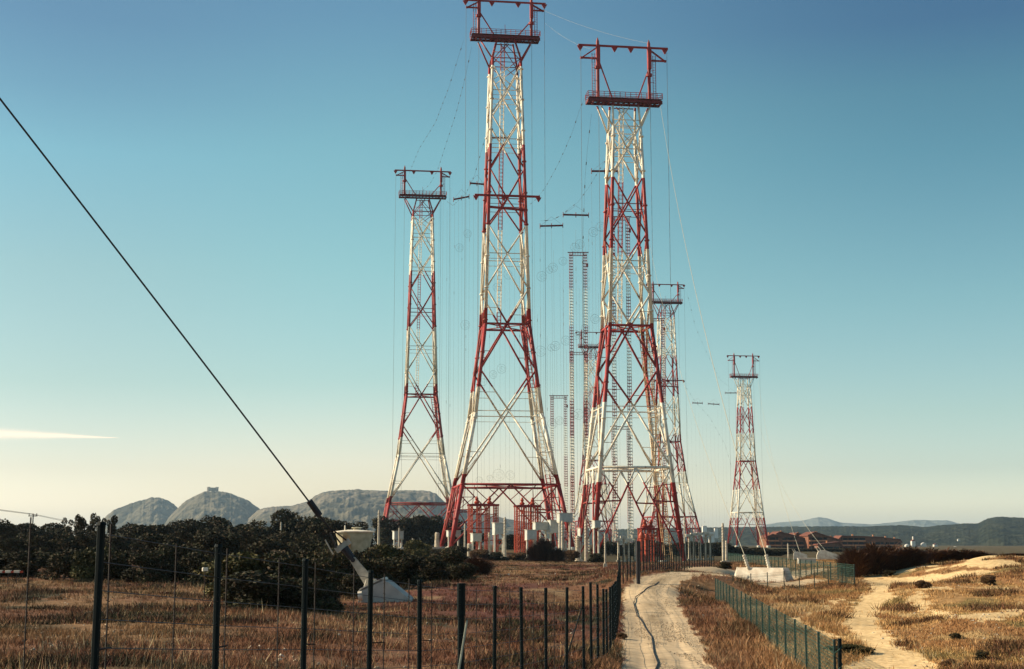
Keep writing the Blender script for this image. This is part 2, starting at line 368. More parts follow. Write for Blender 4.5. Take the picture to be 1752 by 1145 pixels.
def make_ground():
    az_d = np.arange(-24.0, 24.01, .075); az_c = np.arange(26, 334, 4.0)
    azs = np.radians(np.concatenate([az_d, az_c])); nA = len(azs)
    rr_ = np.concatenate([np.exp(np.linspace(math.log(1.0), math.log(14), 20))[:-1], np.exp(np.linspace(math.log(14), math.log(420), 430)), np.exp(np.linspace(math.log(440), math.log(17000), 60))])
    A, Rr = np.meshgrid(azs, rr_); X = (np.sin(A) * Rr).ravel(); Y = (np.cos(A) * Rr).ravel()
    Z = g(X, Y)
    rd, sd = masks(X, Y)
    # the road is worn a little below its verge, with two ruts
    cx = np.interp(Y, [p[1] for p in road_l], [p[0] for p in road_l]); cx2 = np.interp(Y, [p[1] for p in road_r], [p[0] for p in road_r])
    lat = (X - cx) / np.maximum(cx2 - cx, .5)
    rut = np.exp(-((lat - .25) / .09) ** 2) + np.exp(-((lat - .72) / .09) ** 2)
    Z = np.where(rd, Z - .05 - .04 * rut, Z)
    C = heath_color(X, Y) * .8
    sn = fbm(X * 1.2, Y * .5, 61)[:, None]
    Cs = np.array((1.0, .74, .40)) * (1 - .35 * sn) ; Cs = Cs * (.8 + .35 * fbm(X / 5, Y / 5, 62)[:, None])
    rn = fbm(X / 1.5, Y / 6, 71)[:, None]
    Cr = np.array((.63, .475, .295)) * (.72 + .45 * rn); k = np.clip(rut, 0, 1)[:, None]; Cr = Cr * (1 + .16 * k)
    mid = np.exp(-((lat - .49) / .10) ** 2)[:, None] * np.clip((fbm(X / 1.2, Y / 3, 73) - .35) * 4, 0, 1)[:, None] * .8
    Cr = Cr * (1 - mid) + np.array((.28, .20, .11)) * mid
    C = np.where(rd[:, None], Cr, np.where(sd[:, None], Cs, C))
    V = np.stack([X, Y, Z], 1); nR = len(rr_)
    i = np.arange(nR - 1)[:, None]; j = np.arange(nA)[None, :]; j2 = (j + 1) % nA
    Fc = np.stack([i * nA + j, i * nA + j2, (i + 1) * nA + j2, (i + 1) * nA + j], -1).reshape(-1, 4)[:, ::-1]
    cen = V[Fc].mean(1); r2 = rd[Fc].sum(1) >= 2; s2 = (sd[Fc].sum(1) >= 2) & ~r2
    def sub(name, msk, m, nm):
        f = Fc[msk]; u, inv = np.unique(f, return_inverse=True)
        o = fast_mesh(name, V[u], inv.reshape(f.shape), m, C[u], smooth=True); return o
    tag(sub('ground', ~r2 & ~s2, 'ground', 0), 'brown heath ground running out to the plain', kind='structure')
    tag(sub('dirt_road', r2, 'road', 0), 'pale dirt road curving up past the left fence', kind='structure')
    tag(sub('sand_path', s2, 'sand', 0), 'bright sandy footpath winding between the dunes', kind='structure')
make_ground()

# ------------------------------------------------------------ grass and scrub (stuff)
def blades(name, n, amin, amax, rmin, rmax, hmin, hmax, per, spread, label, dens=None, colf=None, wid=.02, seed=1, lean=.5, dark=1.0):
    q = np.random.RandomState(seed)
    a = q.uniform(amin, amax, n); r = np.exp(q.uniform(math.log(rmin), math.log(rmax), n))
    x = np.sin(a) * r; y = np.cos(a) * r; rd, sd = masks(x, y); keep = ~rd
    keep &= ~(sd & (q.rand(n) > .004))
    # keep clear of the road edge a little
    if dens is not None: keep &= q.rand(n) < dens(x, y)
    x = x[keep]; y = y[keep]; n = len(x); r = np.sqrt(x * x + y * y)
    col_ = heath_color(x, y, q.normal(0, .05, n)) if colf is None else colf(x, y, q)
    hh = q.uniform(hmin, hmax, n) * (.55 + .9 * fbm(x / 4, y / 6, 91))
    X = np.repeat(x, per) + q.normal(0, 1, n * per) * spread * np.repeat(hh, per); Y = np.repeat(y, per) + q.normal(0, 1, n * per) * spread * np.repeat(hh, per)
    H = np.repeat(hh, per) * q.uniform(.5, 1.1, n * per); C = np.repeat(col_, per, 0) * q.uniform(.6, 1.35, (n * per, 1)) * dark
    rr2 = np.repeat(r, per); W = wid * (1 + rr2 / 70) * q.uniform(.6, 1.4, n * per)
    rd, _ = masks(X, Y); Zb = g(X, Y) - .04
    ang = q.uniform(0, math.pi, n * per); dx = np.cos(ang) * W; dy = np.sin(ang) * W
    lx = q.normal(0, 1, n * per) * lean * H; ly = q.normal(0, 1, n * per) * lean * H
    ok = ~rd
    V = np.empty((n * per, 3, 3)); V[:, 0] = np.stack([X - dx, Y - dy, Zb], 1); V[:, 1] = np.stack([X + dx, Y + dy, Zb], 1); V[:, 2] = np.stack([X + lx, Y + ly, Zb + H], 1)
    V = V[ok]; C = C[ok]; m = len(V)
    CC = np.repeat(C, 3, 0)
    return tag(fast_mesh(name, V.reshape(-1, 3), np.arange(m * 3).reshape(-1, 3), 'grass', CC), label, 'grass', kind='stuff')
blades('heath_grass', 74000, -.43, .07, 11, 330, .06, .30, 10, .8, 'dry brown and rusty heath grass behind the left fence', seed=2, lean=.45, wid=.009,
       dens=lambda x, y: np.clip((fbm(x / 1.6, y / 2.4, 16) - .30) * 5, .05, 1))
blades('verge_grass', 26000, .06, .26, 24, 330, .12, .38, 8, .5, 'reddish dry grass between the road and the green mesh fence', seed=3, wid=.009, dark=1.1)
blades('dune_grass', 52000, .20, .43, 28, 260, .05, .22, 10, 1.0, 'golden brown grass covering the sand dunes', seed=4, wid=.010,
       dens=lambda x, y: np.clip((fbm(x / 4, y / 6, 15) - .25) * 4, .15, 1))
def dk(x, y, q):
    c = np.array([(.060, .062, .028), (.085, .055, .035), (.12, .045, .035), (.05, .045, .025)])[q.randint(0, 4, len(x))]
    return c
def clumps(t0, sc_):
    return lambda x, y: np.clip((fbm(x / sc_, y / (sc_ * 1.4), 115) - t0) * 14, 0, 1)
blades('low_heath_scrub', 60000, -.43, .09, 11, 330, .14, .40, 12, .6, 'low dark green and reddish scrub dotted over the heath', seed=5, colf=dk, dens=clumps(.60, 3.0), wid=.012)
blades('low_dune_scrub', 40000, .09, .43, 26, 250, .14, .46, 12, .6, 'low dark brown scrub tufts dotted over the dunes', seed=6,
       colf=lambda x, y, q: np.array([(.16, .085, .04), (.11, .075, .035), (.20, .09, .05)])[q.randint(0, 3, len(x))], dens=clumps(.575, 3.4), wid=.012)

def pebbles(name, n, test, smin, smax, cols, label, m, seed, amin, amax, rmin, rmax):
    q = np.random.RandomState(seed); a = q.uniform(amin, amax, n); r_ = np.exp(q.uniform(math.log(rmin), math.log(rmax), n)); x = np.sin(a) * r_; y = np.cos(a) * r_
    k = test(x, y, q); x, y = x[k], y[k]; n = len(x); z = g(x, y) - (.05 if name == 'road_gravel' else 0); s_ = q.uniform(smin, smax, n) ** 1.0
    o = np.array([(1, 0, 0), (-1, 0, 0), (0, 1, 0), (0, -1, 0), (0, 0, .7), (0, 0, -.5)], float); V = np.stack([x, y, z], 1)[:, None] + o[None] * s_[:, None, None] * q.uniform(.6, 1.3, (n, 6, 1))
    f = np.array([(0, 2, 4), (2, 1, 4), (1, 3, 4), (3, 0, 4), (2, 0, 5), (1, 2, 5), (3, 1, 5), (0, 3, 5)]); Fc = (f[None] + (np.arange(n) * 6)[:, None, None]).reshape(-1, 3)
    C = np.repeat(np.array(cols)[q.randint(0, len(cols), n)] * q.uniform(.7, 1.2, (n, 1)), 6, 0)
    tag(fast_mesh(name, V.reshape(-1, 3), Fc, m, C), label, 'gravel' if 'gravel' in name else 'stones', kind='stuff')
pebbles('road_gravel', 42000, lambda x, y, q: masks(x, y)[0] & (fbm(x / .7, y / 5, 48) > .50), .008, .035, [(.55, .45, .32), (.40, .31, .22), (.68, .58, .42), (.30, .22, .15)], 'loose gravel scattered over the dirt road', 'road', 8, .04, .16, 30, 120)
pebbles('scattered_stones', 5000, lambda x, y, q: ~masks(x, y)[0] & (fbm(x / 5, y / 7, 44) > .52), .02, .09, [(.55, .46, .34), (.42, .34, .25), (.62, .55, .43)], 'small pale stones and clods scattered over the heath', 'ground', 9, -.43, .43, 12, 140)
blades('tall_stalks', 14000, -.43, .43, 11, 160, .25, .62, 3, .3, 'sparse tall dry stalks standing above the heath grass', seed=12, wid=.006, lean=.22,
       colf=lambda x, y, q: np.array([(.52, .38, .20), (.40, .25, .13), (.62, .50, .30)])[q.randint(0, 3, len(x))], dens=lambda x, y: np.clip((fbm(x / 3, y / 4, 132) - .45) * 5, 0, 1))

# ------------------------------------------------------------ hills and mountains
def ridge(name, prof, r0, wf, wb, m, cols, label, seed, rough, cliff=0, nA=420, nR=110, flat=0):
    """a range of hills: its crest seen from the camera follows prof, standing at distance r0 and falling off in front and behind"""
    xs = np.array([p[0] for p in prof], float); ys = np.array([p[1] for p in prof], float)
    px = np.linspace(xs[0], xs[-1], nA); py = np.interp(px, xs, ys); py = py + (vnoise(px / 3.0, px * 0, seed) - .5) * 1.1 * (1 if rough else 0)
    dirs = [ray(a, b) for a, b in zip(px, py)]
    A = np.array([math.atan2(d.x, d.y) for d in dirs]); E = np.array([d.z / math.hypot(d.x, d.y) for d in dirs])
    top = E * r0 + 5
    t = np.linspace(-1, 1, nR); V = []; C = []
    for ti in t:
        rr1 = r0 + (ti * wf if ti < 0 else ti * wb) * (.22 + .78 * np.clip(top / top.max(), 0, 1))
        s = 1 - abs(ti)
        s = s ** (.8 if ti < 0 else 1.0)
        if flat and ti > 0: s = min(1, (1 - ti) * 1.8) * (1 - .02 * ti)
        if cliff and ti < 0: s = np.where(s > .70, .80 + (s - .70) * .67, s * 1.143 * .9) if False else (s if s < .62 else .62 + (s - .62) * 1.0)
        X = np.sin(A) * rr1; Y = np.cos(A) * rr1
        n = fbm(X / (r0 * .016), Y / (r0 * .022), seed, 6) - .5; gul = np.abs(fbm(X / (r0 * .009), Y / (r0 * .04), seed + 4, 5) - .5); n3 = fbm(X / (r0 * .0045), Y / (r0 * .0045), seed + 7, 4) - .5
        hgt = top * s * (1 + (.06 + (1 - s)) * (n * .75 + n3 * .35 - gul * .75)) - 1.5 if ti < 0 else top * s * .985
        hgt = np.minimum(hgt, top * .995)
        if abs(ti) < 1e-9: hgt = top
        V.append(np.stack([X, Y, hgt - 3], 1))
        k = np.clip((n + n3 * 1.2) * 4 + .5, 0, 1)[:, None]; cc = np.array(cols[0]) * (1 - k) + np.array(cols[1]) * k
        if cliff and -.28 < ti < -.02:
            kk = np.clip((fbm(A * 200, np.full(A.shape, ti * 60), seed + 9) - .35) * 4, 0, 1)[:, None]; cc = cc * (1 - kk * .8) + np.array(cols[2]) * kk * .8
        C.append(cc)
    V = np.concatenate(V); C = np.concatenate(C)
    i = np.arange(nR - 1)[:, None]; j = np.arange(nA - 1)[None, :]
    Fc = np.stack([i * nA + j, i * nA + j + 1, (i + 1) * nA + j + 1, (i + 1) * nA + j], -1).reshape(-1, 4)
    return tag(fast_mesh(name, V, Fc, m, C, smooth=True), label, kind='structure')
GREY = [(.05, .048, .030), (.16, .135, .090), (.27, .22, .165)]
ridge('hill', [(140, 932), (170, 895), (183, 880), (195, 870), (212, 863), (235, 855), (255, 850), (270, 849), (285, 854), (298, 860), (306, 868), (318, 885), (340, 905), (360, 932)], 7600, 900, 900, 'rock', GREY,
      'small rounded grey hill at the left end of the massif', 5, True)
ridge('hill', [(250, 935), (275, 905), (290, 882), (303, 869), (318, 855), (335, 846), (350, 839), (374, 838), (392, 842), (410, 848), (425, 855), (440, 866), (452, 874), (465, 879), (490, 892), (520, 910), (560, 935)], 7000, 1300, 1000, 'rock', GREY,
      'domed grey hill with the stone fort on its summit', 8, True)
ridge('mountain', [(380, 935), (410, 900), (440, 872), (452, 867), (466, 865), (500, 863), (528, 855), (540, 845), (555, 839), (580, 836), (610, 835), (650, 837), (700, 836), (735, 838), (747, 843), (757, 853), (770, 865), (800, 872), (840, 880), (880, 888), (930, 897), (985, 905), (1040, 935)],
      6400, 1700, 1500, 'rock', GREY, 'flat topped grey mountain with cliffs behind the red and white pylons', 13, True, cliff=1, flat=1)
DARKH = [(.018, .024, .014), (.045, .048, .028), (.1, .1, .08)]
ridge('hills', [(820, 940), (900, 915), (980, 906), (1050, 903), (1120, 902), (1200, 900), (1300, 899), (1400, 898), (1480, 898), (1545, 896), (1580, 899), (1610, 896), (1650, 893), (1672, 893), (1690, 884), (1712, 881), (1752, 883), (1800, 890), (1870, 905), (1960, 935)],
      4600, 1500, 1500, 'forest_hill', DARKH, 'long wooded dark hills behind the apartments on the right', 17, True, nA=520)
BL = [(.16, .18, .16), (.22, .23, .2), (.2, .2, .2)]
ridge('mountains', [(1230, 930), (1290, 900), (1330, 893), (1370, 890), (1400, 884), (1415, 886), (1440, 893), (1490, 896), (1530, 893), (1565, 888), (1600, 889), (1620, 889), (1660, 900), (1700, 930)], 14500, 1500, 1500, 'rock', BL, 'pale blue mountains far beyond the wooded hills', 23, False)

# stone fort on the summit
def fort():
    p = P(364, 838.5, 7000); b = empty('hilltop_fort', (p.x, p.y, p.z - 6), 0.3, 'small square stone fort with round corner towers on the domed hill', 'fort')
    MB().box((0, 0, 9), (40, 40, 16)).build('curtain_wall', 'fort_stone', b)
    for sx in (-1, 1):
        for sy in (-1, 1): MB().lathe([(6, 0), (6, 17), (6.6, 17.5), (6.6, 20)], (sx * 20, sy * 20, 0), 12).build('corner_tower', 'fort_stone', b)
    g_ = MB(); g_.box((0, -20.3, 4), (4, 1.2, 7)); g_.build('gateway_shade', 'recess_shade', b)  # solid dark block, the shade of the opening is in its colour
fort()

# ------------------------------------------------------------ lattice pylons
ROT = R(7.4)
def pylon(kind):
    tall = kind == 'tall'
    if tall:
        prof = [(0, 34.2), (17.6, 27.0), (38, 18.9), (64, 12.8), (144, 8.4)]; nodes = [(19, 38.7, 50.6), (50.6, 64.1, 74.5), (74.5, 84.9, 93.5), (93.5, 101.3, 110.5), (110.5, 119.5, 127), (127, 134.5, 142.5)]
        zb, zs, waist, zp, pole, bar, plat = 17.8, 10.6, 144.5, 151.5, 8.0, 11.2, 10.4; band = 64.1; paint = 'tall_paint'; braceL, braceR = (7.6, 2.9), (5.2, 3.3); teeth = (-12, -4, 4, 12); arm = 2.3
    else:
        prof = [(0, 23.4), (60.7, 11.1), (118, 7.2), (121, 7.0)]; nodes = [(24.2, 39.9, 49.6), (49.6, 61.3, 69.6), (69.6, 78.6, 86), (86, 94.1, 101.8), (101.8, 109.2, 116)]
        zb, zs, waist, zp, pole, bar, plat = 24.2, 15.5, 115.5, 122.8, 7.1, 15.2, 10.2; band = 61.3; paint = 'short_paint'; braceL, braceR = (11.0, 3.0), (8.6, 3.6); teeth = (-11.9, -2.4, 2.1, 11.6); arm = 3.6
    pz = [p[0] for p in prof]; pw = [p[1] for p in prof]
    def W(z): return float(np.interp(z, pz, pw)) / 2
    def fp(f, s, z):
        h_ = W(z); return Vector([(s * h_, -h_, z), (h_, s * h_, z), (-s * h_, h_, z), (-h_, -s * h_, z)][f])
    root = empty('lattice_pylon', rz=ROT, cat='pylon')
    top = waist
    for sx in (-1, 1):
        for sy in (-1, 1):
            m = MB(); zz = sorted(set([-1.0] + [z for z in pz[1:] if z < top] + [top]))
            for a, b in zip(zz, zz[1:]):
                ra = .62 - .22 * max(a, 0) / top; rb = .62 - .22 * b / top
                m.tube((sx * W(a), sy * W(a), a), (sx * W(b), sy * W(b), b), ra, rb, 8)
            # flanges where the sections are bolted together
            for z in np.arange(8, top, 9.5): m.tube((sx * W(z), sy * W(z), z), (sx * W(z + .35), sy * W(z + .35), z + .35), .70, .70, 8)
            lg = m.build('leg', paint, root, True)
            MB().lathe([(1.5, -2.5), (1.4, .4), (1.2, .55)], (sx * W(0), sy * W(0), 0), 12).build('footing', 'white_paint', lg)
    for f in range(4):
        m = MB()
        for z0, zc, z1 in nodes:
            rr1 = .29 if z0 < 60 else .24; c = fp(f, 0, zc)
            for s in (-1, 1): m.tube(fp(f, s, z0), c, rr1); m.tube(c, fp(f, s, z1), rr1 * .95)
            hr = .34 if abs(zc - band) < 2 else .13
            m.tube(fp(f, -1, zc), fp(f, 1, zc), hr)
            if hr < .3: m.tube(fp(f, -1, zc - 1.6), fp(f, 1, zc - 1.6), .08)
            if z0 < 60:      # secondary members that stop the long diagonals from buckling
                for t in (.4,):
                    zz_ = z0 + (zc - z0) * t
                    for s in (-1, 1):
                        q = fp(f, s, z0).lerp(c, t); m.tube(fp(f, s, zz_), q, .10); m.tube(fp(f, s, zz_ - (zc - z0) * .3), q, .08)
                zz_ = zc + (z1 - zc) * .45
                for s in (-1, 1): q = c.lerp(fp(f, s, z1), .45); m.tube(fp(f, s, zz_), q, .09)
        m.tube(fp(f, -1, zb), fp(f, 1, zb), .36)
        c = fp(f, 0, zb)
        for s in (-1, 1):
            ft = fp(f, s, .6); m.tube(c, ft, .24)
            t = (zb - zs) / zb; q = c.lerp(ft, t); m.tube(fp(f, s, zs), q, .22); m.tube(fp(f, s, zb), q, .19)
            z3 = zs * .5; q3 = c.lerp(ft, t + (1 - t) * .5); m.tube(fp(f, s, z3), q3, .12); m.tube(fp(f, s, zs), fp(f, s * .72, (zs + zb) / 2), .10); m.tube(fp(f, s, (zs + zb) / 2), fp(f, s * .72, (zs + zb) / 2), .10); m.tube(fp(f, s, z3), q.lerp(q3, .5), .09)
            q2 = c.lerp(ft, t * .5); m.tube(q2, fp(f, s * .55, zb), .13); m.tube(fp(f, s, zs), c.lerp(ft, t + (1 - t) * .5), .14); m.tube(q.lerp(fp(f, s, zs), .5), fp(f, s * .75, zb), .09)
        m.build('bracing_panel', paint, root, True)
    # cross bracing on plan at the heavy frame
    for z in (band, zb): m = MB(); m.tube((-W(z), -W(z), z), (W(z), W(z), z), .14); m.tube((-W(z), W(z), z), (W(z), -W(z), z), .14); m.build('plan_bracing', paint, root)
    # ladder shaft: inside by the right leg below the heavy frame, up the middle above it
    def shaft(a, b, wd, m):
        a = Vector(a); b = Vector(b); n = max(2, int((b - a).length / 1.1)); off = [Vector((sx * wd, sy * wd, 0)) for sx, sy in ((-1, -1), (1, -1), (1, 1), (-1, 1))]
        for o in off: m.tube(a + o, b + o, .09, n=4)
        for i in range(n):
            p = a.lerp(b, i / n); q = a.lerp(b, (i + 1) / n)
            for k in range(4): m.tube(p + off[k], p + off[(k + 1) % 4], .06, n=3)
            m.tube(p + off[i % 4], q + off[(i + 1) % 4], .035, n=3)
    m = MB(); shaft((W(0) - 3.4, -W(0) + 3.0, 0), (W(band) - 1.9, -W(band) + 2.2, band), .95 if not tall else .6, m); m.build('ladder_shaft', 'rusty_white' if not tall else paint, root)
    m = MB(); shaft((-1.6, 1.5, band), (-.6, .5, zp - 1), .55, m); m.build('ladder_shaft', paint, root)
    # head: splayed struts, platform, two poles, top bar
    m = MB()
    h_ = W(waist); tw = h_ * .62 if tall else h_ * .95
    for sx in (-1, 1):
        for sy in (-1, 1):
            m.tube((sx * h_, sy * h_, waist), (sx * tw, sy * min(tw, 1.9), zp - .4), .30)
            m.tube((sx * h_, sy * h_, waist - .5), (sx * pole, sy * 1.7, zp - .4), .24)
            m.tube((-sx * h_ * .9, sy * h_ * .9, waist), (sx * tw * .5, sy * 1.6, zp - .5), .13)
        m.tube((sx * h_, -h_, waist), (sx * h_, h_, waist), .14)
        m.tube((-h_, sx * h_, waist), (h_, sx * h_, waist), .14); m.tube((-h_, sx * h_, waist + 1.7), (h_, sx * h_, waist + 1.7), .1)
        m.tube((-h_, sx * h_, waist), (h_, sx * h_, waist - 7), .13); m.tube((h_, sx * h_, waist), (-h_, sx * h_, waist - 7), .13)
    m.build('head_struts', paint, root, True)
    m = MB(); zt = zp + .9
    for y in (-1.9, 1.9): m.box((0, y, zp + .3), (2 * plat, .35, .7))
    for x in np.linspace(-plat + .2, plat - .2, 15): m.box((x, 0, zp + .25), (.3, 3.45, .7))
    m.box((0, 0, zt + .06), (2 * plat - .4, 4.4, .12))
    for sx in (-1, 1): m.tube((sx * (plat - 1.5), -1.9, zp - .9), (sx * plat, -1.9, zp - .1), .2); m.tube((-3, sx * 1.9, zp - .75), (3, sx * 1.9, zp - .75), .15); m.tube((sx * 3, -1.9, zp - .75), (sx * 7, -1.9, zp - .25), .14)
    pf = m.build('platform', 'red_dark', root)  # darker red than the other steel: underside shade put into the colour
    m = MB()
    for y in (-2.15, 2.15):
        for hgt in (.6, 1.15, 1.7): m.tube((-plat, y, zt + hgt), (plat, y, zt + hgt), .075, n=4)
        for x in np.linspace(-plat, plat, 15): m.tube((x, y, zt), (x, y, zt + 1.7), .09, n=4)
    for x in (-plat, plat):
        for hgt in (.6, 1.15, 1.7): m.tube((x, -2.15, zt + hgt), (x, 2.15, zt + hgt), .075, n=4)
    m.build('railing', 'red_steel', pf)
    for sx in (-1, 1):
        m = MB(); x = sx * pole
        m.tube((x, 0, zt), (x, 0, zt + bar + 1.2), .46, .42, 10); m.tube((x, 0, zt + bar + 1.2), (x, 0, zt + bar + 2.3), .42, .08, 10)
        a0 = bar - arm - 2.6 if sx < 0 else bar - arm - 4.2
        m.box((x + .1, 0, zt + bar - arm * .5 - 1.2), (.95, 1.5, arm + 2.6)); m.lathe([(.3, -.5), (.8, -.35), (.8, .35), (.3, .5)], (x, -.2, zt + a0), 10)
        m.box((x, 0, zt + a0), (.5, 1.0, 2.0))
        pl = m.build('mast_pole', 'red_steel', root, False)
        m = MB(); hb = braceL if sx < 0 else braceR; m.tube((x - sx * .3, 0, zt + hb[0]), (-(-sx) * hb[1], 0, zt), .2); m.build('pole_brace', 'red_steel', root)
        m = MB(); az_ = zt + bar - arm; m.tube((x, 0, az_), (sx * 11.7, 0, az_), .27); m.tube((x, -.35, zt + bar - .4), (sx * 11.5, -.3, az_), .13); m.tube((x, .35, zt + bar - .4), (sx * 11.5, .3, az_), .13); m.tube((sx * 11.3, 0, az_), (sx * 11.9, 0, az_), .36)
        m.build('side_arm', 'red_steel', root)
        m = MB(); lx = x + sx * 1.3
        for d in (-.38, .38): m.tube((lx + d, -.6, zt), (lx + d, -.6, zt + bar - arm + 1.2), .09, n=4)
        for z in np.arange(.5, bar - arm + 1, .75): m.tube((lx - .38, -.6, zt + z), (lx + .38, -.6, zt + z), .045, n=4)
        for z in np.arange(2, bar - arm, 3.3): m.tube((lx, -.6, zt + z), (x, 0, zt + z), .07, n=4)
        m.build('ladder', 'red_steel', root)
    m = MB(); m.tube((-12.4, 0, zt + bar), (12.4, 0, zt + bar), .32, n=8)
    for t in teeth: m.prism([(t - .9, -.12, zt + bar - .2), (t + .9, -.12, zt + bar - .2), (t + .12, -.12, zt + bar - 1.6), (t - .12, -.12, zt + bar - 1.6)], (0, .24, 0))
    m.build('top_bar', 'red_steel', root)
    for x, z in ((-11.9, zt + bar - 1.5), (11.9, zt + bar - 1.5), (-pole, zp - .5), (pole, zp - .5)):
        MB().tube((x, -.9, z), (x, -.9, 8), .05, n=4).build('halyard', 'grey_wire', root)
    if tall: MB().tube((0, 0, zt), (0, 0, zt + 4), .07).build('lightning_rod', 'red_steel', pf)
    return root, W
GRP = 'red and white transmitter pylons'
t2, WT = pylon('tall'); t2.location = (-2.1, 411, 3.5)
t3, WS = pylon('short'); t3.location = (30.3, 372, 0.0)
def crossarm(root):
    w_ = WT(101.3) + .5; m = MB(); m.tube((-9.6, -w_, 102), (9.6, -w_, 102), .36, n=8)
    for t in (-9.2, -1, 9.2): m.prism([(t - .9, -w_ - .1, 101.8), (t + .9, -w_ - .1, 101.8), (t + .1, -w_ - .1, 100.4), (t - .1, -w_ - .1, 100.4)], (0, .2, 0))
    m.tube((-5, -w_ + .3, 98.6), (6, -w_ + .3, 97.9), .38, n=8); m.build('crossarm', 'red_steel', root)
t1 = dup(t2, (-39.3, 610, 3.9), ROT, 'slimmer tall red and white pylon before the flat mountain, leftmost of all')
t5 = dup(t2, (97, 885, 3.4), ROT, 'distant tall pylon directly right of the big roadside pylon, crossarm halfway down')
t4 = dup(t2, (61.8, 1095, 4.0), ROT, 'distant pylon half hidden by the left leg of the big roadside pylon')
t6 = dup(t3, (170.6, 1040, 3.0), ROT, 'small distant pylon standing apart at the right beside the brown apartments')
crossarm(t2); crossarm(t5)
tag(t2, 'tallest red and white lattice pylon in the middle, its top bar touching the upper edge', 'pylon'); tag(t3, 'big red and white pylon with tall fork head beside the dirt road', 'pylon')
for o in (t1, t2, t3, t4, t5, t6): o['group'] = GRP

# ------------------------------------------------------------ twin ladder masts behind the pylons
def twin(x0, x1, ytop, Y, label, extra=None):
    a = P(x0, ytop, Y); b = P(x1, ytop, Y); zb_ = gz(a.x, Y); H = a.z - zb_; sp = b.x - a.x
    root = empty('twin_mast', (a.x, Y, zb_), 0, label, 'mast', 'twin ladder masts behind the pylons')
    for i in (0, 1):
        m = MB(); x = sp * i; wd = .85
        for ox, oy in ((-wd, 0), (wd, 0), (0, wd * 1.5)): m.tube((x + ox, oy, -1), (x + ox, oy, H), .10, n=4)
        k = 0
        for z in np.arange(0, H, 1.35):
            m.box((x, 0, z), (2 * wd, .35, .34)); m.tube((x - wd, 0, z), (x, wd * 1.5, z + 1.3), .05, n=3); m.tube((x + wd, 0, z), (x, wd * 1.5, z + 1.3), .05, n=3)
        if i: m.box((x + .9, 0, H - 6), (.9, .9, 1.6))
        m.build('ladder_column', 'mast_paint_r', root)
    m = MB(); m.box((sp / 2, 0, H), (sp + 3.2, .5, .35)); m.box((sp / 2, 0, H - 1.5), (sp + 1.5, .5, .25))
    for q in np.linspace(.1, .9, 8): m.tube((sp * q, 0, H), (sp * q, 0, H - 1.5), .1, n=4)
    m.build('crossbeam', 'red_steel', root)
    return root
# bands of the twin masts count from the top down, so each mast has its own paint
def mastpaint(H):
    e = []; z = H
    while z > 0: z -= 17; e.append(z)
    return sorted(v for v in e if v > 0)
for x0, x1, yt, Y, lb in ((977, 1001, 432, 640, 'tall pair of thin ladder masts between the two big pylons'),
                          (978, 1002, 603, 860, 'lower pair of ladder masts lined up behind the tall pair in the gap'),
                          (944.5, 967.5, 677, 800, 'shortest pair of thin ladder masts just right of the tallest pylon leg'),
                          (1048, 1073.5, 371, 590, 'tallest pair of ladder masts seen through the big pylon beside the road'),
                          (1049, 1075, 730, 760, 'short pair of ladder masts low inside the big pylon beside the road'),
                          (1115.5, 1133.5, 545, 800, 'pair of ladder masts in front of the distant pylon with a crossarm')):
    a = P(x0, yt, Y); H = a.z - gz(a.x, Y); ed = mastpaint(H)
    # red at the top: parity decides the first band
    banded('mast_paint_r', ed, first_red=(len(ed) % 2 == 0)); twin(x0, x1, yt, Y, lb)

# ------------------------------------------------------------ antenna curtains hung between the pylons
def curtain(label, cats, bars, drops, rings, name='antenna_curtain', wr=.028):
    root = empty(name, tuple(cats[0][0] and P(*cats[0][0])), 0, label, 'antenna', 'wire antenna curtains'); o = root.location.copy()
    def PL(*a): return P(*a) - o
    for c in cats:
        m = MB(); pts = [PL(*q) for q in c]; m.path(pts, wr * .9, 4)
        for a, b in zip(pts, pts[1:]):
            n = max(1, int((b - a).length / 9))
            for i in range(n): q = a.lerp(b, (i + .5) / n); dd_ = (b - a).normalized() * .55; m.tube(q - dd_, q + dd_, .13, n=6)
        m.build('catenary', 'grey_wire', root)
    for x0, y0, x1, y1, Y in bars:
        a = PL(x0, y0, Y); b = PL(x1, y1, Y); m = MB(); m.tube(a, b, .32, n=6)
        for t in (0, .5, 1): q = a.lerp(b, t); m.tube(q + Vector((0, 0, .9)), q - Vector((0, 0, .9)), .12, n=4)
        m.tube(a, a.lerp(b, .5) + Vector((0, 0, 3.2)), .03, n=3); m.tube(b, a.lerp(b, .5) + Vector((0, 0, 3.2)), .03, n=3)
        m.build('spreader_bar', 'red_dark', root)
    m = MB()
    for x, y0, y1, Y in drops:
        a = PL(x, y0, Y); b = PL(x + (876 - x) * -.0 , y1, Y); b.x = a.x + rnd.uniform(-.6, .6); m.tube(a, b, wr, n=3)
        n = int((a - b).length / 11)
        for i in range(n):
            if rnd.random() < .12: q = a.lerp(b, (i + rnd.random()) / n); m.tube(q, q - Vector((0, 0, 1.1)), .07, n=4)
    m.build('feed_wires', 'grey_wire', root)
    for x, y, r_, Y in rings:
        c = PL(x, y, Y); D_ = P(x, y, Y).length; m = MB(); Rr_ = r_ * D_ / F; nrm = Vector((.25 + rnd.uniform(-.2, .2), -1, 0)).normalized(); m.ring(c, Rr_, .032, nrm)
        if r_ > 6.5:
            m.ring(c + Vector((.3, .4, 0)), Rr_ * .55, .022, nrm, 12)
        for k in range(3): t = math.pi * k / 3 + .4; v = Vector((math.cos(t), 0, math.sin(t))) * Rr_; m.tube(c - v, c + v, .012, n=3)
        m.build('cage_ring', 'grey_wire', root)
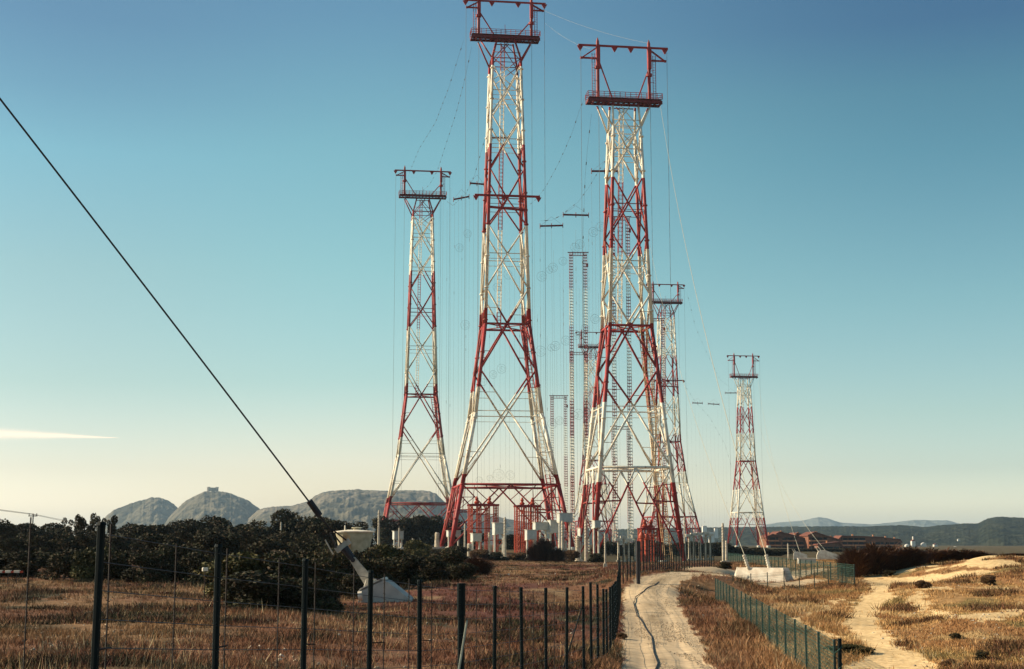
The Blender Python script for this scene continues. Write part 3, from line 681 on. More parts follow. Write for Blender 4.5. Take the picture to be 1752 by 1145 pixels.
dr = [(x, 300 + (830 - x) * .3 + rnd.uniform(0, 60), 905, 500 + (830 - x) * .8) for x in np.arange(752, 832, 6.5)] + [(x, 395 + rnd.uniform(-40, 60), 905, 520) for x in np.arange(838, 905, 8.5)]
curtain('wire curtain hanging left of the tallest pylon towards the leftmost pylon',
        [[(807, 80, 415), (797, 129, 430), (780, 195, 480), (755, 272, 540), (748, 293, 560), (735, 316, 590), (722, 328, 612)], [(793, 70, 415), (768, 150, 450), (745, 210, 510), (717, 255, 560), (700, 297, 610)],
         [(830, 236, 440), (812, 300, 470), (798, 330, 500), (775, 352, 560), (765, 345, 605)]],
        [(776, 341.5, 802.5, 336.5, 500), (804, 313.5, 828, 315.5, 480), (842, 236, 871, 236, 445)], dr,
        [(800, 400, 7, 520), (786, 424, 7, 520), (850, 492, 7, 520), (869, 470, 8, 520), (796, 556, 8, 540), (858, 631, 8, 540), (844, 641, 7, 540), (827, 654, 6, 540), (873, 813, 7.5, 560), (853, 813, 10, 560), (838, 818, 5, 560), (820, 822, 6, 560)])
dr = [(x, 388 + rnd.uniform(-3, 8), 905, 480) for x in (924, 943.5, 963, 985, 1007)] + [(x, 440 + rnd.uniform(-60, 160), 905, 490) for x in np.arange(914, 1030, 5.5)] + [(x, 300 + rnd.uniform(0, 40), 905, 450) for x in (1012, 1034, 1056)]
curtain('wire curtain with three short bars hanging in the gap between the two big pylons',
        [[(1000, 168, 385), (991, 190, 395), (979, 227, 410), (966, 257, 430), (954, 283, 450), (933, 321, 480), (919, 339, 500), (905, 352, 520)],
         [(1012, 195, 385), (1005, 255, 400), (1001, 304, 410), (1000, 335, 415), (998, 384, 420), (997, 470, 440)],
         [(1042, 262, 400), (1038, 272, 405), (1024, 293, 430), (1008, 320, 450), (989, 346, 465), (975, 356, 475), (963, 367, 478), (944, 377, 480), (925, 378, 480)]],
        [(924, 387, 963, 386, 480), (963.5, 367.5, 1007, 368.5, 465), (1012, 293, 1057, 293, 430)], dr,
        [(1028, 388, 8, 470), (1015, 397, 8, 470), (992, 418, 8, 480), (984, 424, 8, 480), (963, 447, 7, 485), (946, 458, 8, 490), (940, 462, 6, 490), (927, 473, 8.5, 490),
         (1018, 546, 8, 470), (1001, 562, 7, 480), (985, 573, 8, 480), (968, 583, 8, 485), (950, 592, 8, 490), (943, 595, 6, 490), (925, 601, 9, 490), (911, 607, 5, 500),
         (1007, 688, 7, 480), (990, 709, 9, 480), (984, 711, 6, 480), (957, 720, 7, 485), (945, 725, 8, 490), (1060, 512, 8, 470), (1057, 530, 8, 470)])
dr = [(x, 700 + rnd.uniform(-8, 30), 912, 960) for x in np.arange(1176, 1262, 6.5)]
curtain('faint wire curtain hanging between the two small pylons on the right',
        [[(1172, 660, 890), (1190, 688, 915), (1215, 715, 940), (1240, 760, 975), (1252, 800, 1000)], [(1175, 500, 890), (1190, 560, 910), (1212, 610, 940), (1232, 650, 990), (1248, 662, 1040)]],
        [(1185, 689.5, 1202, 690, 930), (1211.5, 691, 1230.5, 692, 945), (1240.5, 672.5, 1260, 672.5, 1000)], dr, [(1190, 690, 1, 930)], wr=.022)

# ------------------------------------------------------------ guy cables
def guy(name, pts, r, m, label, sag=0, group='thin guy wires'):
    a, b = P(*pts[0]), P(*pts[1]); n = 24; q = []
    for i in range(n + 1):
        t = i / n; p = a.lerp(b, t); p.z -= sag * 4 * t * (1 - t); q.append(p)
    return tag(MB().path(q, r, 5).build(name, m), label, 'cable', group)
guy('guy_wire', ((1130, 182, 366), (1310, 948, 146)), .042, 'pale_wire', 'pale sagging guy wire from the big pylon platform to the anchor block', 7)
guy('guy_wire', ((1112, 420, 366), (1273, 948, 146)), .026, 'pale_wire', 'thinner guy wire from halfway up the big pylon to the anchor block', 5)
guy('guy_wire', ((1297, 650, 1040), (1368, 944, 330)), .045, 'pale_wire', 'faint guy wire from the small right pylon to the nearer of its low white anchors', 10)
guy('guy_wire', ((1290, 690, 1040), (1412, 942, 360)), .045, 'pale_wire', 'faint outermost guy wire slanting right from the small right pylon', 12)
guy('guy_wire', ((930, 18, 409), (1108, 74, 372)), .022, 'pale_wire', 'thin pale wire joining the heads of the two big pylons', 1)
guy('guy_wire', ((933, 40, 409), (1010, 84, 372)), .018, 'pale_wire', 'lower of the two pale wires between the heads of the two big pylons', 1)

# left: heavy cable, its tensioner and the concrete anchor
def anchor_left():
    Y0 = 85; loc = P(655, 1026, Y0); root = empty('cable_anchor', tuple(loc), 0, 'grey concrete wedge anchor with a white steel arm behind the left fence', 'anchor')
    def Q(px, py, dy=0): return P(px, py, Y0 + dy) - loc
    d = Vector((0, 3.0, 0))
    m = MB(); m.prism([Q(612, 1034), Q(614, 1012), Q(617, 1009), Q(652, 992), Q(664, 996), Q(702, 1026), Q(704, 1036)], d); m.build('concrete_block', 'weathered_concrete', root)
    m = MB(); m.prism([Q(613, 1011.5), Q(616, 1007), Q(654, 989), Q(657, 992), Q(618, 1011)], d + Vector((0, .1, 0))); m.tube(Q(613, 1020), Q(620, 1019), .28, n=10)
    m.build('sunlit_slope', 'whitewash', root)  # paler slab on the slope, its sunlit brightness put into the colour
    u0, u1 = Q(638, 1004, 1.5), Q(603, 956, 1.5); dr_ = (u1 - u0).normalized(); nn = Vector((0, 1, 0)).cross(dr_).normalized()
    m = MB()
    for oy in (-.22, .22):
        k = [u0 - nn * .34, u0 + nn * .34, u1 + nn * .17, u1 - nn * .17]; m.prism([v + Vector((0, oy - .04, 0)) for v in k], (0, .08, 0))
    m.prism([u0 - nn * .5 - dr_ * .1, u0 + nn * .5 - dr_ * .1, u0 + nn * .28 + dr_ * .5, u0 - nn * .28 + dr_ * .5], (0, .5, 0))
    m.build('steel_arm', 'galvanised', root)
    MB().tube(u1 + Vector((0, -.35, 0)) - dr_ * .1, u1 + Vector((0, .35, 0)) - dr_ * .1, .14, n=10).build('pin', 'dark_steel', root)
    MB().tube(Q(620, 1014, .4), Q(627, 992, .8), .035, n=5).build('strut', 'galvanised', root)
    # tensioner
    t = empty('cable_tensioner', tuple(loc), 0, 'dark turnbuckle with parallel rods joining the heavy cable to the anchor arm', 'turnbuckle')
    m = MB(); u2 = Q(589, 938, 1.5); m.tube(u1, u2, .20, .26, 8); m.build('turnbuckle', 'dark_steel', t)
    m = MB(); m.prism([u2 - nn * .5, u2 + nn * .5, u2 + nn * .5 + dr_ * .35, u2 - nn * .5 + dr_ * .35], (0, .4, 0)); m.build('yoke', 'galvanised', t)
    u3 = Q(567, 909, 1.5)
    for k, off in enumerate((-.38, 0, .38)): MB().tube(u2 + nn * off + dr_ * .3, u3 + nn * off * (.3), .05, n=6).build('rod', 'rust_wire' if k else 'dark_steel', t)
    MB().tube(u2 - nn * .75 + dr_ * .1, Q(569, 914, 1.5) - nn * .55, .045, n=6).build('rod', 'galvanised', t)
    # cable
    c0 = u3 + loc; far = P(-160, -36, 66); pts = []; m = MB()
    end = c0 + (far - c0) * 3.0
    kx = [567, 540, 400, 333, 94, 0, -120, -400]; ky = [909, 873.5, 688.5, 601, 290, 169, 15, -345]
    cf = np.polyfit(kx, ky, 3); pts = [P(567, 909, 86.5)] + [P(x, float(np.polyval(cf, x)), 86.5 - 16 * (567 - x) / 567) for x in range(540, -400, -45)]
    c = m.path(pts, .052, 8).build('heavy_guy_cable', 'cable', None, True); tag(c, 'long black steel cable slanting from the upper left corner down to the anchor', 'cable')
    m = MB(); a, b = P(547, 882, 86), P(529, 857, 85.7)
    dv = (b - a).normalized(); m.tube(a, b, .11, n=8)
    for k in range(5): q = a.lerp(b, (k + .5) / 5); m.tube(q - dv * .12, q + dv * .12, .2, n=8)
    m.build('cable_clamp', 'dark_steel', c)
anchor_left()

# right: whitewashed anchor block with two rods
def anchor_right():
    p = P(1305, 996, 140); root = empty('anchor_block', (p.x, p.y, p.z), R(-36), 'long whitewashed concrete anchor block with two white rods inside the mesh fence', 'anchor')
    m = MB(); L_, B_, H_ = 2.6, 1.1, 1.38
    m.prism([(-L_, -B_, -.4), (-L_, B_, -.4), (-L_ + .05, B_ * .35, H_), (-L_ + .05, -B_ * .25, H_)], (.01, 0, 0))
    k = MB(); base = [(-L_, -B_, -.5), (L_ + .45, -B_, -.5), (L_ + .45, B_, -.5), (-L_, B_, -.5)]; tp = [(-L_ + .35, -.82, H_), (L_ - .05, -.82, H_), (L_ - .05, .45, H_), (-L_ + .35, .45, H_)]
    for v in base + tp: k.v.append(Vector(v))
    k.f += [(0, 3, 2, 1), (4, 5, 6, 7), (0, 1, 5, 4), (1, 2, 6, 5), (2, 3, 7, 6), (3, 0, 4, 7)]
    k.build('concrete_block', 'whitewash', root)
    k = MB(); k.prism([(-L_ - .35, -B_ * .9, -.4), (-L_ + .28, -B_ - .12, -.4), (-L_ + .02, -.35, H_ + .05)], (0, .3, 0)); k.build('end_buttress', 'whitewash', root)
    inv = root.matrix_basis.inverted() if False else None
    C_, S_ = math.cos(R(36)), math.sin(R(36))
    def loc_(v): v = v - p; return Vector((v.x * C_ - v.y * S_, v.x * S_ + v.y * C_, v.z))
    for xa, xb in ((1281, 1272.5), (1316.5, 1310.5)):
        a = loc_(P(xa, 974, 140)); b = loc_(P(xb, 949, 140)); r = MB(); r.tube(a, b, .15, .13, 8)
        for t in np.linspace(.1, .9, 6): q = a.lerp(b, t); r.tube(q, q + (b - a) * .06, .19, n=8)
        r.build('anchor_rod', 'whitewash', root)
anchor_right()
def anchor_far(px, py, Y, s, label, slope=1):
    p = P(px, py, Y); z = gz(p.x, Y); root = empty('low_anchor', (p.x, p.y, p.z), R(-10), label, 'anchor', 'low white anchors by the apartments')
    MB().prism([(-1.6 * s, -1, -2), (2.2 * s, -1, -2), (2.2 * s, -1, .05), (-.3 * s, -1, .95 * s), (-1.3 * s, -1, .8 * s), (-1.6 * s, -1, .1)], (0, 2, 0)).build('concrete_wedge', 'whitewash', root)
    for x in (-1.2, -.7): MB().tube((x * s, -.5, .6 * s), ((x - .7) * s, -.5, 1.6 * s), .08, n=5).build('rod', 'whitewash', root)
anchor_far(1367, 949.5, 330, .8, 'smaller low white concrete wedge in front of the brown apartments')
anchor_far(1414, 951, 300, 1.25, 'larger low white concrete wedge with two rods by the end of the apartments')
p = P(1380, 957, 200); b = empty('concrete_slab', (p.x, p.y, p.z), R(-5), 'pale low flat concrete slab inside the mesh fence', 'slab'); MB().box((0, 0, -.3), (2.4, 1.4, .8), 0, .05).build('slab_body', 'weathered_concrete', b); MB().box((0, 0, .13), (2.5, 1.5, .06)).build('slab_lid', 'whitewash', b)

# ------------------------------------------------------------ switching gear at the feet of the pylons
def base_at(x, Y): return gz(x, Y)
def cabinet(px0, py0, px1, py1, Y, label, leg_m='white_paint', legs=2):
    a = P(px0, py1, Y); b = P(px1, py0, Y); zb_ = base_at((a.x + b.x) / 2, Y); wd = b.x - a.x; h_ = b.z - a.z; cx = (a.x + b.x) / 2
    root = empty('switch_cabinet', (cx, Y, zb_), R(22), label, 'cabinet', 'grey cabinets on posts between the pylons'); e = a.z - zb_
    bd = MB().box((0, 0, e + h_ / 2), (wd * .95, 1.9, h_), 0, .12).build('housing', 'grey_box', root)
    MB().box((0, 0, e + h_ + .04), (wd * .95 + .25, 2.1, .1)).build('lid', 'white_paint', bd)
    d = MB(); d.box((0, -.98, e + h_ * .5), (wd * .35, .06, h_ * .7)); d.build('door', 'grey_box', bd)
    for i in range(legs):
        x = (-wd * .36) if i == 0 else wd * .36
        l = MB(); l.tube((x, 0, -1), (x, 0, e), .28, .25, 8); l.box((x, 0, .25), (.9, .9, .7)); l.box((x, 0, e - .1), (.7, 1.4, .2)); l.build('leg', leg_m, root)
    if legs == 2: MB().tube((-wd * .36, 0, e * .75), (wd * .36, 0, e * .75), .1).tube((-wd * .36, 0, e * .3), (wd * .36, 0, e * .72), .07).build('brace', 'red_orange', root)
    return root
cabinet(843, 895, 864, 914, 345, 'grey cabinet on a white post just right of the left red gantry')
cabinet(899, 907, 917, 923, 335, 'small lower grey cabinet directly below the right red gantry')
cabinet(912, 894, 938, 907, 345, 'long flat grey cabinet second from the right gantry')
cabinet(938, 890.5, 960, 912, 345, 'tall grey cabinet left of the highest cabinet')
cabinet(953, 878.5, 979, 893, 340, 'highest grey cabinet on a tall white post beside the big pylon foot')
cabinet(672, 909, 690, 922, 420, 'grey cabinet on posts behind the foot of the leftmost pylon')
cabinet(764, 908, 788, 918, 400, 'low grey cabinet between the left legs of the tallest pylon')
cabinet(806, 913, 823, 926, 350, 'pale grey cabinet among the left red gantry legs')
cabinet(1014, 891, 1026, 903, 350, 'small grey cabinet just right of the near leg of the big pylon')
cabinet(989, 904, 1007, 918, 380, 'grey cabinet between the two left legs of the big pylon')
def post(px, ytop, Y, r, label, name='insulator_post', m='post_white', group='white posts between the pylons', cap=False, rows=6, cat='post'):
    a = P(px, ytop, Y); zb_ = base_at(a.x, Y); H = a.z - zb_
    r *= .82; root = empty(name, (a.x, Y, zb_), 0, label, cat, group)
    k = MB(); k.tube((0, 0, -1), (0, 0, H * .55), r * 1.15, r, 10); k.box((0, 0, .2), (r * 4, r * 4, .6)); k.build('shaft', m, root)
    pr = [(r, H * .55)]
    for i in range(rows):
        z = H * .55 + (H * .42) * i / rows; pr += [(r * .8, z), (r * 1.1, z + H * .42 / rows * .4), (r * .8, z + H * .42 / rows * .8)]
    pr.append((r * .7, H)); k = MB(); k.lathe(pr, (0, 0, 0), 10); k.build('insulator', m, root)
    if cap: MB().box((0, 0, H + .3), (r * 6, r * 4, .8), 0, .05).build('cap_box', 'white_paint', root)
    return root
for px, yt, Y, r, lb in ((648.5, 873, 430, .42, 'tall white post left of the leftmost pylon foot'), (683, 903, 400, .25, 'thin white post beside the cabinet behind the leftmost pylon'),
                         (706, 921, 360, .22, 'short thin white post standing alone among the bushes'), (748, 911, 385, .8, 'stout white concrete column at the left leg of the tallest pylon'),
                         (795.5, 896, 365, .3, 'tall thin white post between the tallest pylon leg and the left gantry'), (803.5, 930, 335, .75, 'short stout white column in front of the left gantry'),
                         (837, 911, 350, .35, 'white insulator post between the left gantry and its right cabinet'), (864, 885, 335, .38, 'tall rough cream post standing free right of the first cabinet'),
                         (925, 911, 330, .35, 'cream post under the long flat cabinet'), (962.5, 891, 322, .45, 'tall bright white post below the highest cabinet'), (968, 925, 322, .35, 'short white post right against the tall bright one'),
                         (988.5, 917, 360, .75, 'stout white column between the left legs of the big pylon'), (1002.5, 889, 365, .5, 'white drum topped post behind the left legs of the big pylon'), (1017, 915, 365, .3, 'white post behind the near leg of the big pylon'),
                         (1035, 912, 170, .13, 'grey white post where the left fence turns away'), (1171, 884, 420, .3, 'tall white post right of the big pylon foot'), (1236.5, 895, 250, .28, 'tall white post left of the small right pylon'), (1242.5, 925, 255, .28, 'shorter white post touching the tall one by the right pylon'),
                         (481, 893, 250, .18, 'thin white pole sticking out of the pines left of the round tank'), (1348, 930, 330, .2, 'thin grey post in front of the brown apartments')):
    post(px, yt, Y, r, lb)
lbl = ['first', 'second', 'third', 'fourth', 'fifth', 'sixth', 'seventh', 'eighth', 'ninth']
for i, (px, yt) in enumerate(((1058, 925), (1067, 921), (1076, 926), (1087, 920), (1179, 918), (1187, 916), (1197, 915), (1207, 914), (1215, 917))):
    post(px, yt, 430, .42, ('white capped post seen through the big pylon legs, %s from its left leg' % lbl[i]) if i < 4 else ('white capped post in the row right of the big pylon, %s along' % lbl[i - 4]), 'capped_post', cap=True, group='row of white capped posts')
def gantry(px0, px1, ytop, Y, label, n=3):
    a = P(px0, ytop, Y); b = P(px1, ytop, Y); zb_ = base_at((a.x + b.x) / 2, Y); H = a.z - zb_; sp = b.x - a.x
    root = empty('red_gantry', (a.x, Y, zb_), R(8), label, 'gantry', 'red steel gantries between the pylons')
    for i in range(n + 1):
        for y in (0, 3.2):
            x = sp * i / n; k = MB()
            for ox, oy in ((-.4, -.4), (.4, -.4), (.4, .4), (-.4, .4)): k.tube((x + ox, y + oy, -1), (x + ox, y + oy, H), .1, n=5)
            for z in np.arange(0, H - 1, 1.3):
                for s in ((-.4, -.4, .4, -.4), (.4, -.4, .4, .4), (.4, .4, -.4, .4), (-.4, .4, -.4, -.4)): k.tube((x + s[0], y + s[1], z), (x + s[2], y + s[3], z + 1.3), .05, n=3)
            k.build('column', 'red_orange', root)
    k = MB(); k.box((sp / 2, 0, H), (sp + 1.4, .5, .5)); k.box((sp / 2, 3.2, H), (sp + 1.4, .5, .5)); k.box((sp / 2, 1.6, H + .3), (sp * .9, 2.7, .12)); k.build('beam', 'red_steel', root)
    for x in (sp * .25, sp * .75): MB().lathe([(.5, H + .37), (.75, H + .7), (.3, H + 1.2), (.5, H + 1.6), (.15, H + 2.3)], (x, 1.6, 0), 10).build('bushing', 'red_orange', root)
    k = MB()
    for z in (H * .25, H * .5, H * .8): k.tube((0, -.5, z), (sp, -.5, z), .12)
    k.tube((0, -.5, H * .5), (sp, -.5, H * .8), .09); k.build('tie_bars', 'red_orange', root)
gantry(806, 850, 864, 372, 'wider red steel gantry with two bushings under the tallest pylon', 3)
gantry(886, 922, 866, 376, 'narrower red steel gantry right of centre under the tallest pylon', 3)
gantry(1100, 1122, 905, 350, 'low red framework right under the big pylon beside the road', 2)
def redtank(px, yt, Y, label):
    a = P(px, yt, Y); zb_ = base_at(a.x, Y); H = a.z - zb_; root = empty('red_cylinder', (a.x, Y, zb_), 0, label, 'tank', 'red gear cylinders')
    MB().lathe([(.55, -.5), (.55, H * .8), (.75, H * .82), (.75, H * .9), (.4, H)], (0, 0, 0), 14).build('drum', 'red_orange', root); MB().box((0, -.5, H * .45), (.9, .5, .25)).build('bracket', 'red_steel', root)
redtank(1098, 911, 330, 'upright red cylinder beside the thick black fence post'); redtank(1106, 914, 335, 'second red cylinder, right of the one by the fence post')

# round concrete tank between the bushes
def tank():
    Y = 190; c = P(606, 935, Y); zb_ = gz(c.x, Y); zt_ = P(606, 909.5, Y).z; root = empty('round_tank', (c.x, Y, zb_), 0, 'round cream concrete tank with an overhanging roof showing above the bushes', 'tank')
    H = zt_ - zb_
    b = MB(); b.lathe([(1.9, -.5), (1.95, H * .4), (2.5, H - .12)], (0, 0, 0), 28); b.build('wall', 'rusty_cream', root)
    MB().lathe([(2.72, H - .12), (2.75, H + .02), (1.0, H + .22), (.9, H + .24)], (0, 0, 0), 32).build('roof', 'whitewash', root)
    MB().lathe([(.5, H + .25), (.52, H + .42), (.75, H + .44), (.75, H + .52), (.2, H + .58)], (.35, 0, 0), 16).build('hatch', 'rusty_cream', root)
    MB().tube((-1.2, -.6, H + .1), (-1.2, -.6, H + .8), .09).build('vent_pipe', 'whitewash', root)
    MB().box((-.75, -2.12, H * .62), (1.0, .5, H * .7)).build('door_panel', 'rusty_white', root)
mat('rusty_cream', (.52, .47, .33), .9, (.34, .31, .21), 1.1)
tank()

# ------------------------------------------------------------ fences
def fence_posts(pts, spacing, first=True):
    out = []; acc = 0; prev = Vector(pts[0]); out.append(prev.copy())
    for q in pts[1:]:
        q = Vector(q); seg = (q - prev).length; d = (q - prev) / seg; t = spacing - acc
        while t <= seg: out.append(prev + d * t); t += spacing
        acc = seg - (t - spacing); prev = q
    return out
def fence(label, base, H, r, m, name='wire_fence', wires=7, wr=.004, mesh=None, wm='wire', posts=None, Hs=None, tops=True):
    root = empty(name, tuple(base[0]), 0, label, 'fence'); o = Vector(base[0])
    for i, p in enumerate(base):
        h_ = Hs[i] if Hs else H; p = Vector(p); k = MB(); lean = Vector((rnd.uniform(-.012, .012), rnd.uniform(-.012, .012), 0)) * h_
        k.tube(p - o - Vector((0, 0, .5)), p - o + lean + Vector((0, 0, h_)), r, r, 8)
        if tops: k.tube(p - o + lean + Vector((0, 0, h_)), p - o + lean + Vector((0, 0, h_ + .03)), r * 1.25, r * .9, 8)
        k.build('fence_post', m, root, False)
    k = MB()
    for j in range(wires):
        for i in range(len(base) - 1):
            f = (j + .4) / wires; a, b = Vector(base[i]) - o, Vector(base[i + 1]) - o; k.tube(a + Vector((0, -r, f * H + .08)), b + Vector((0, -r, f * H + .08)), wr, n=3, cap=False)
    if wires: k.build('wire_strands', wm, root)
    if mesh:
        gx, gz_, mr = mesh; V = []; Fc = []
        def seg(a, b, wv):
            n0 = len(V); V.extend([a - wv, a + wv, b + wv, b - wv]); Fc.append((n0, n0 + 1, n0 + 2, n0 + 3))
        for i in range(len(base) - 1):
            a, b = Vector(base[i]) - o, Vector(base[i + 1]) - o; d = b - a; n = max(1, int(d.length / gx)); u = d.normalized()
            for q in range(n): c = a.lerp(b, q / n); seg(c + Vector((0, 0, .05)), c + Vector((0, 0, H - .04)), u * mr)
            for z in np.arange(.06, H, gz_): seg(a + Vector((0, 0, z)), b + Vector((0, 0, z)), Vector((0, 0, mr)))
        fast_mesh('wire_mesh', [tuple(v) for v in V], Fc, 'green_mesh', None, root)
    return root
# left fence, straight run
f1 = fence('tall dark green post fence with wire strands crossing the foreground on the left', FEN, 2.2, .036, 'green_post', wires=9, wr=.0045)
o1 = Vector(FEN[0])
def fpt(t):
    i = max(0, min(9, int(math.floor(t)))); return Vector(FEN[i]).lerp(Vector(FEN[i + 1]), t - i)
k = MB(); c = fpt(5) - o1; k.tube(c + Vector((0, 0, -.3)), c + Vector((0, 0, 2.22)), .062, n=10); k.tube(c + Vector((0, 0, 1.7)), c + Vector((0, 0, 2.25)), .075, n=10); tag(k.build('corner_post', 'green_post', f1), 'thick braced green post')
for (x0, y0, x1, y1, i) in ((799, 1062, 783, 1160, 5), (996, 1038, 957, 1165, 10)):
    Yp = FEN[i][1]; MB().tube(P(x0, y0, Yp - .05) - o1, P(x1, y1, Yp - .9) - o1, .02, n=6).build('brace_pole', 'brace_metal' if i == 5 else 'green_post', f1)
# two sprung strands tie the posts to rows of barbed uprights behind
f2 = empty('barbed_fence', FEN[0], 0, 'row of thin rusty barbed uprights standing just behind the tall green posts', 'fence')
ups = [(53, 885, 13.8), (190, 897, 12.9), (302, 930, 16.0), (389, 938, 15.2), (478, 955, 18.4), (540, 962, 17.5), (606, 972, 20.5), (658, 982, 20.0), (700, 990, 22.5), (739, 996, 22.2), (815, 1006, 26), (872, 1008, 27.5), (912, 1010, 30), (948, 1012, 32.5)]
for px, yt, Y in ups:
    t = P(px, yt, Y); bz = gz(t.x, Y); k = MB(); b = Vector((t.x, Y, bz - .1)) - o1; tt = Vector(t) - o1
    k.tube(b, tt, .008, n=4)
    for i in range(int((tt - b).length / .075)):
        q = b.lerp(tt, i * .075 / (tt - b).length); an = rnd.uniform(0, 6.28); v = Vector((math.cos(an) * .022, math.sin(an) * .022, .008)); k.tube(q - v, q + v, .004, n=3)
    k.build('barbed_upright', 'rust_wire', f2)
k = MB()
for i, (px, Y) in enumerate(((190, 12.9), (389, 15.2), (540, 17.5), (658, 20.0), (739, 22.2))):
    a = P(px, 1108 - i * 3, Y) - o1; b = fpt(i) - o1; b.z = a.z; k.tube(a, b, .008, n=4)
k.build('spacer_wires', 'rust_wire', f2)
# left fence, run beside the road
segB = [Vector(FEN[10])] + [hit(*q) for q in ((1032, 1136), (1047, 1115), (1056, 1085), (1060, 1045), (1062, 1020), (1059, 1003))]
pb = [Vector((p.x, p.y, gz(p.x, p.y))) for p in fence_posts(segB, 2.4)][1:]
fence('dense row of tall dark green posts beside the left edge of the road', pb, 2.2, .038, 'green_post', wires=8, wr=.006, mesh=(.10, .20, .003))
segC = [pb[-1]] + [hit(*q) for q in ((1072, 995), (1092, 985))] + [Vector((P(x, 978, Y).x, Y, 0)) for x, Y in ((1118, 116), (1150, 132), (1185, 145), (1222, 160))]
pc = [Vector((p.x, p.y, gz(p.x, p.y))) for p in fence_posts(segC, 1.75)][1:]
f3 = fence('far dark green post fence crossing before the big pylon feet', pc, 2.5, .045, 'green_post', wires=8, wr=.007, mesh=(.12, .2, .004))
tp = P(1092, 984, 101); bz = gz(tp.x, 101); q = Vector((tp.x, 101, bz)) - Vector(pc[0]); MB().tube(q - Vector((0, 0, .4)), q + Vector((0, 0, 2.9)), .14, n=10).build('gate_post', 'dark_steel', f3)
# right fences, green mesh
a, b = P(1224, 990, 93), P(1426, 1096, 35.6)
pr = []
for i in range(20):
    q = a.lerp(b, i / 19); z = gz(q.x, q.y); pr.append(Vector((q.x, q.y, min(z, q.z - 1.45))))
Hs = [(a.lerp(b, i / 19).z - pr[i].z) for i in range(20)]
fence('low green mesh fence with close posts, right of the road', pr, 1.5, .036, 'green_post_light', wires=2, wr=.005, mesh=(.055, .10, .006), wm='green_mesh', Hs=Hs)
k = empty('end_post', tuple(pr[-1] + (pr[-1] - pr[-2]) * .25), 0, 'crooked wire wrapped end post nearest the camera on the right mesh fence', 'post')
m = MB(); m.tube((0, 0, -.3), (.05, 0, 1.55), .05, n=8); m.build('stake', 'green_post', k); m = MB()
for i in range(26): t = i * .8; m.tube((.09 * math.cos(t), .09 * math.sin(t), .1 + i * .055), (.09 * math.cos(t + .8), .09 * math.sin(t + .8), .1 + (i + 1) * .055), .012, n=4)
m.build('wrapped_wire', 'green_mesh', k)
pd = []
for x, yt, Y in ((1224, 990, 93), (1253.5, 985, 104), (1284, 982, 105), (1313, 980, 106), (1341, 977.5, 107), (1367, 974.5, 108), (1392.5, 971.5, 109), (1416.5, 970, 110), (1440, 968, 111), (1461, 966.5, 112)):
    t = P(x, yt, Y); pd.append(Vector((t.x, Y, t.z - 1.55)))
fence('green mesh fence passing before the whitewashed anchor block', pd, 1.55, .035, 'green_post_light', wires=3, wr=.009, mesh=(.10, .12, .005), wm='green_mesh', Hs=[1.55] * 10)
pe = []
A0, B0 = P(1461, 966.5, 112), P(1246, 946, 260)
n = 34
for i in range(n):
    t = i / (n - 1); q = A0.lerp(B0, t); z = gz(q.x, q.y); pe.append(Vector((q.x, q.y, q.z - 1.75)))
fence('long green mesh fence running back towards the brown apartments', pe, 1.75, .05, 'green_post_light', wires=3, wr=.012, mesh=(.14, .14, .011), wm='green_mesh')

# ------------------------------------------------------------ apartments, town, power line
def apartment(poly, Y, depth, label, floors, group='brown brick apartment blocks'):
    """poly: roof outline in the photo (x, y) left eave, ridge, right eave; base at y 948"""
    pts = [P(x, y, Y) for x, y in poly]; z0 = -1.5; x0 = pts[0].x; root = empty('apartment_block', (x0, Y, z0), R(4), label, 'building', group)
    o = Vector((x0, Y, z0)); L_ = [p - o for p in pts]; wd = L_[-1].x
    wall = [(0, 0, -2)] + [(v.x, 0, v.z - .3) for v in L_] + [(wd, 0, -2)]
    MB().prism(wall[::-1], (0, depth, 0)).build('wall', 'brick_wall', root)
    rf = MB()
    for a, b in zip(L_, L_[1:]):
        e = .9; u = (b - a).normalized(); a2 = a - (u * e if a is L_[0] else u * 0); b2 = b + (u * e if b is L_[-1] else u * 0)
        rf.prism([(a2.x, -1.4, a2.z - .25), (b2.x, -1.4, b2.z - .25), (b2.x, -1.4, b2.z + .55), (a2.x, -1.4, a2.z + .55)], (0, depth + 2.5, 0))
    r_ = rf.build('roof', 'roof_tile', root)
    for q in (.35, .8): x = wd * q; zz = np.interp(x, [v.x for v in L_], [v.z for v in L_]); MB().box((x, depth * .4, zz + .9), (1.1, 1.1, 1.8)).box((x, depth * .4, zz + 1.9), (1.4, 1.4, .2)).build('chimney', 'balcony_brick', r_)
    for f in range(floors):
        z = 3.5 * f + 2.7
        xs0 = 1.0; xs1 = wd - 1.0
        lo = [x for x in np.arange(xs0, xs1, .5) if np.interp(x, [v.x for v in L_], [v.z for v in L_]) > z + 2.2]
        if len(lo) < 6: continue
        xa, xb = lo[0], lo[-1]
        MB().box(((xa + xb) / 2, -.02 - f * .001, z + .35), (xb - xa, .1, 2.1)).build('loggia_shade', 'recess_shade', root)  # flat dark panel on the wall, loggia shade painted as colour
        bl = MB(); bl.box(((xa + xb) / 2, -.75, z - 1.1), (xb - xa + .6, 1.3, 1.0)); bl.build('balcony', 'balcony_brick', root)
        for x in np.arange(xa + 1, xb - 1, 4.6): MB().box((x, -.35, z + .3), (.35, .5, 1.95)).build('pillar', 'brick_wall', root)
apartment([(1311, 919), (1322, 914.5), (1339, 920)], 1090, 22, 'leftmost small gabled apartment block right behind the small pylon', 4)
apartment([(1322, 917), (1334, 910.5), (1378, 921.5)], 1110, 20, 'first wide gabled brown apartment block with a long right roof slope', 4)
apartment([(1356, 917), (1364, 912.5), (1398, 923)], 1135, 20, 'middle gabled apartment block between the two wide ones', 4)
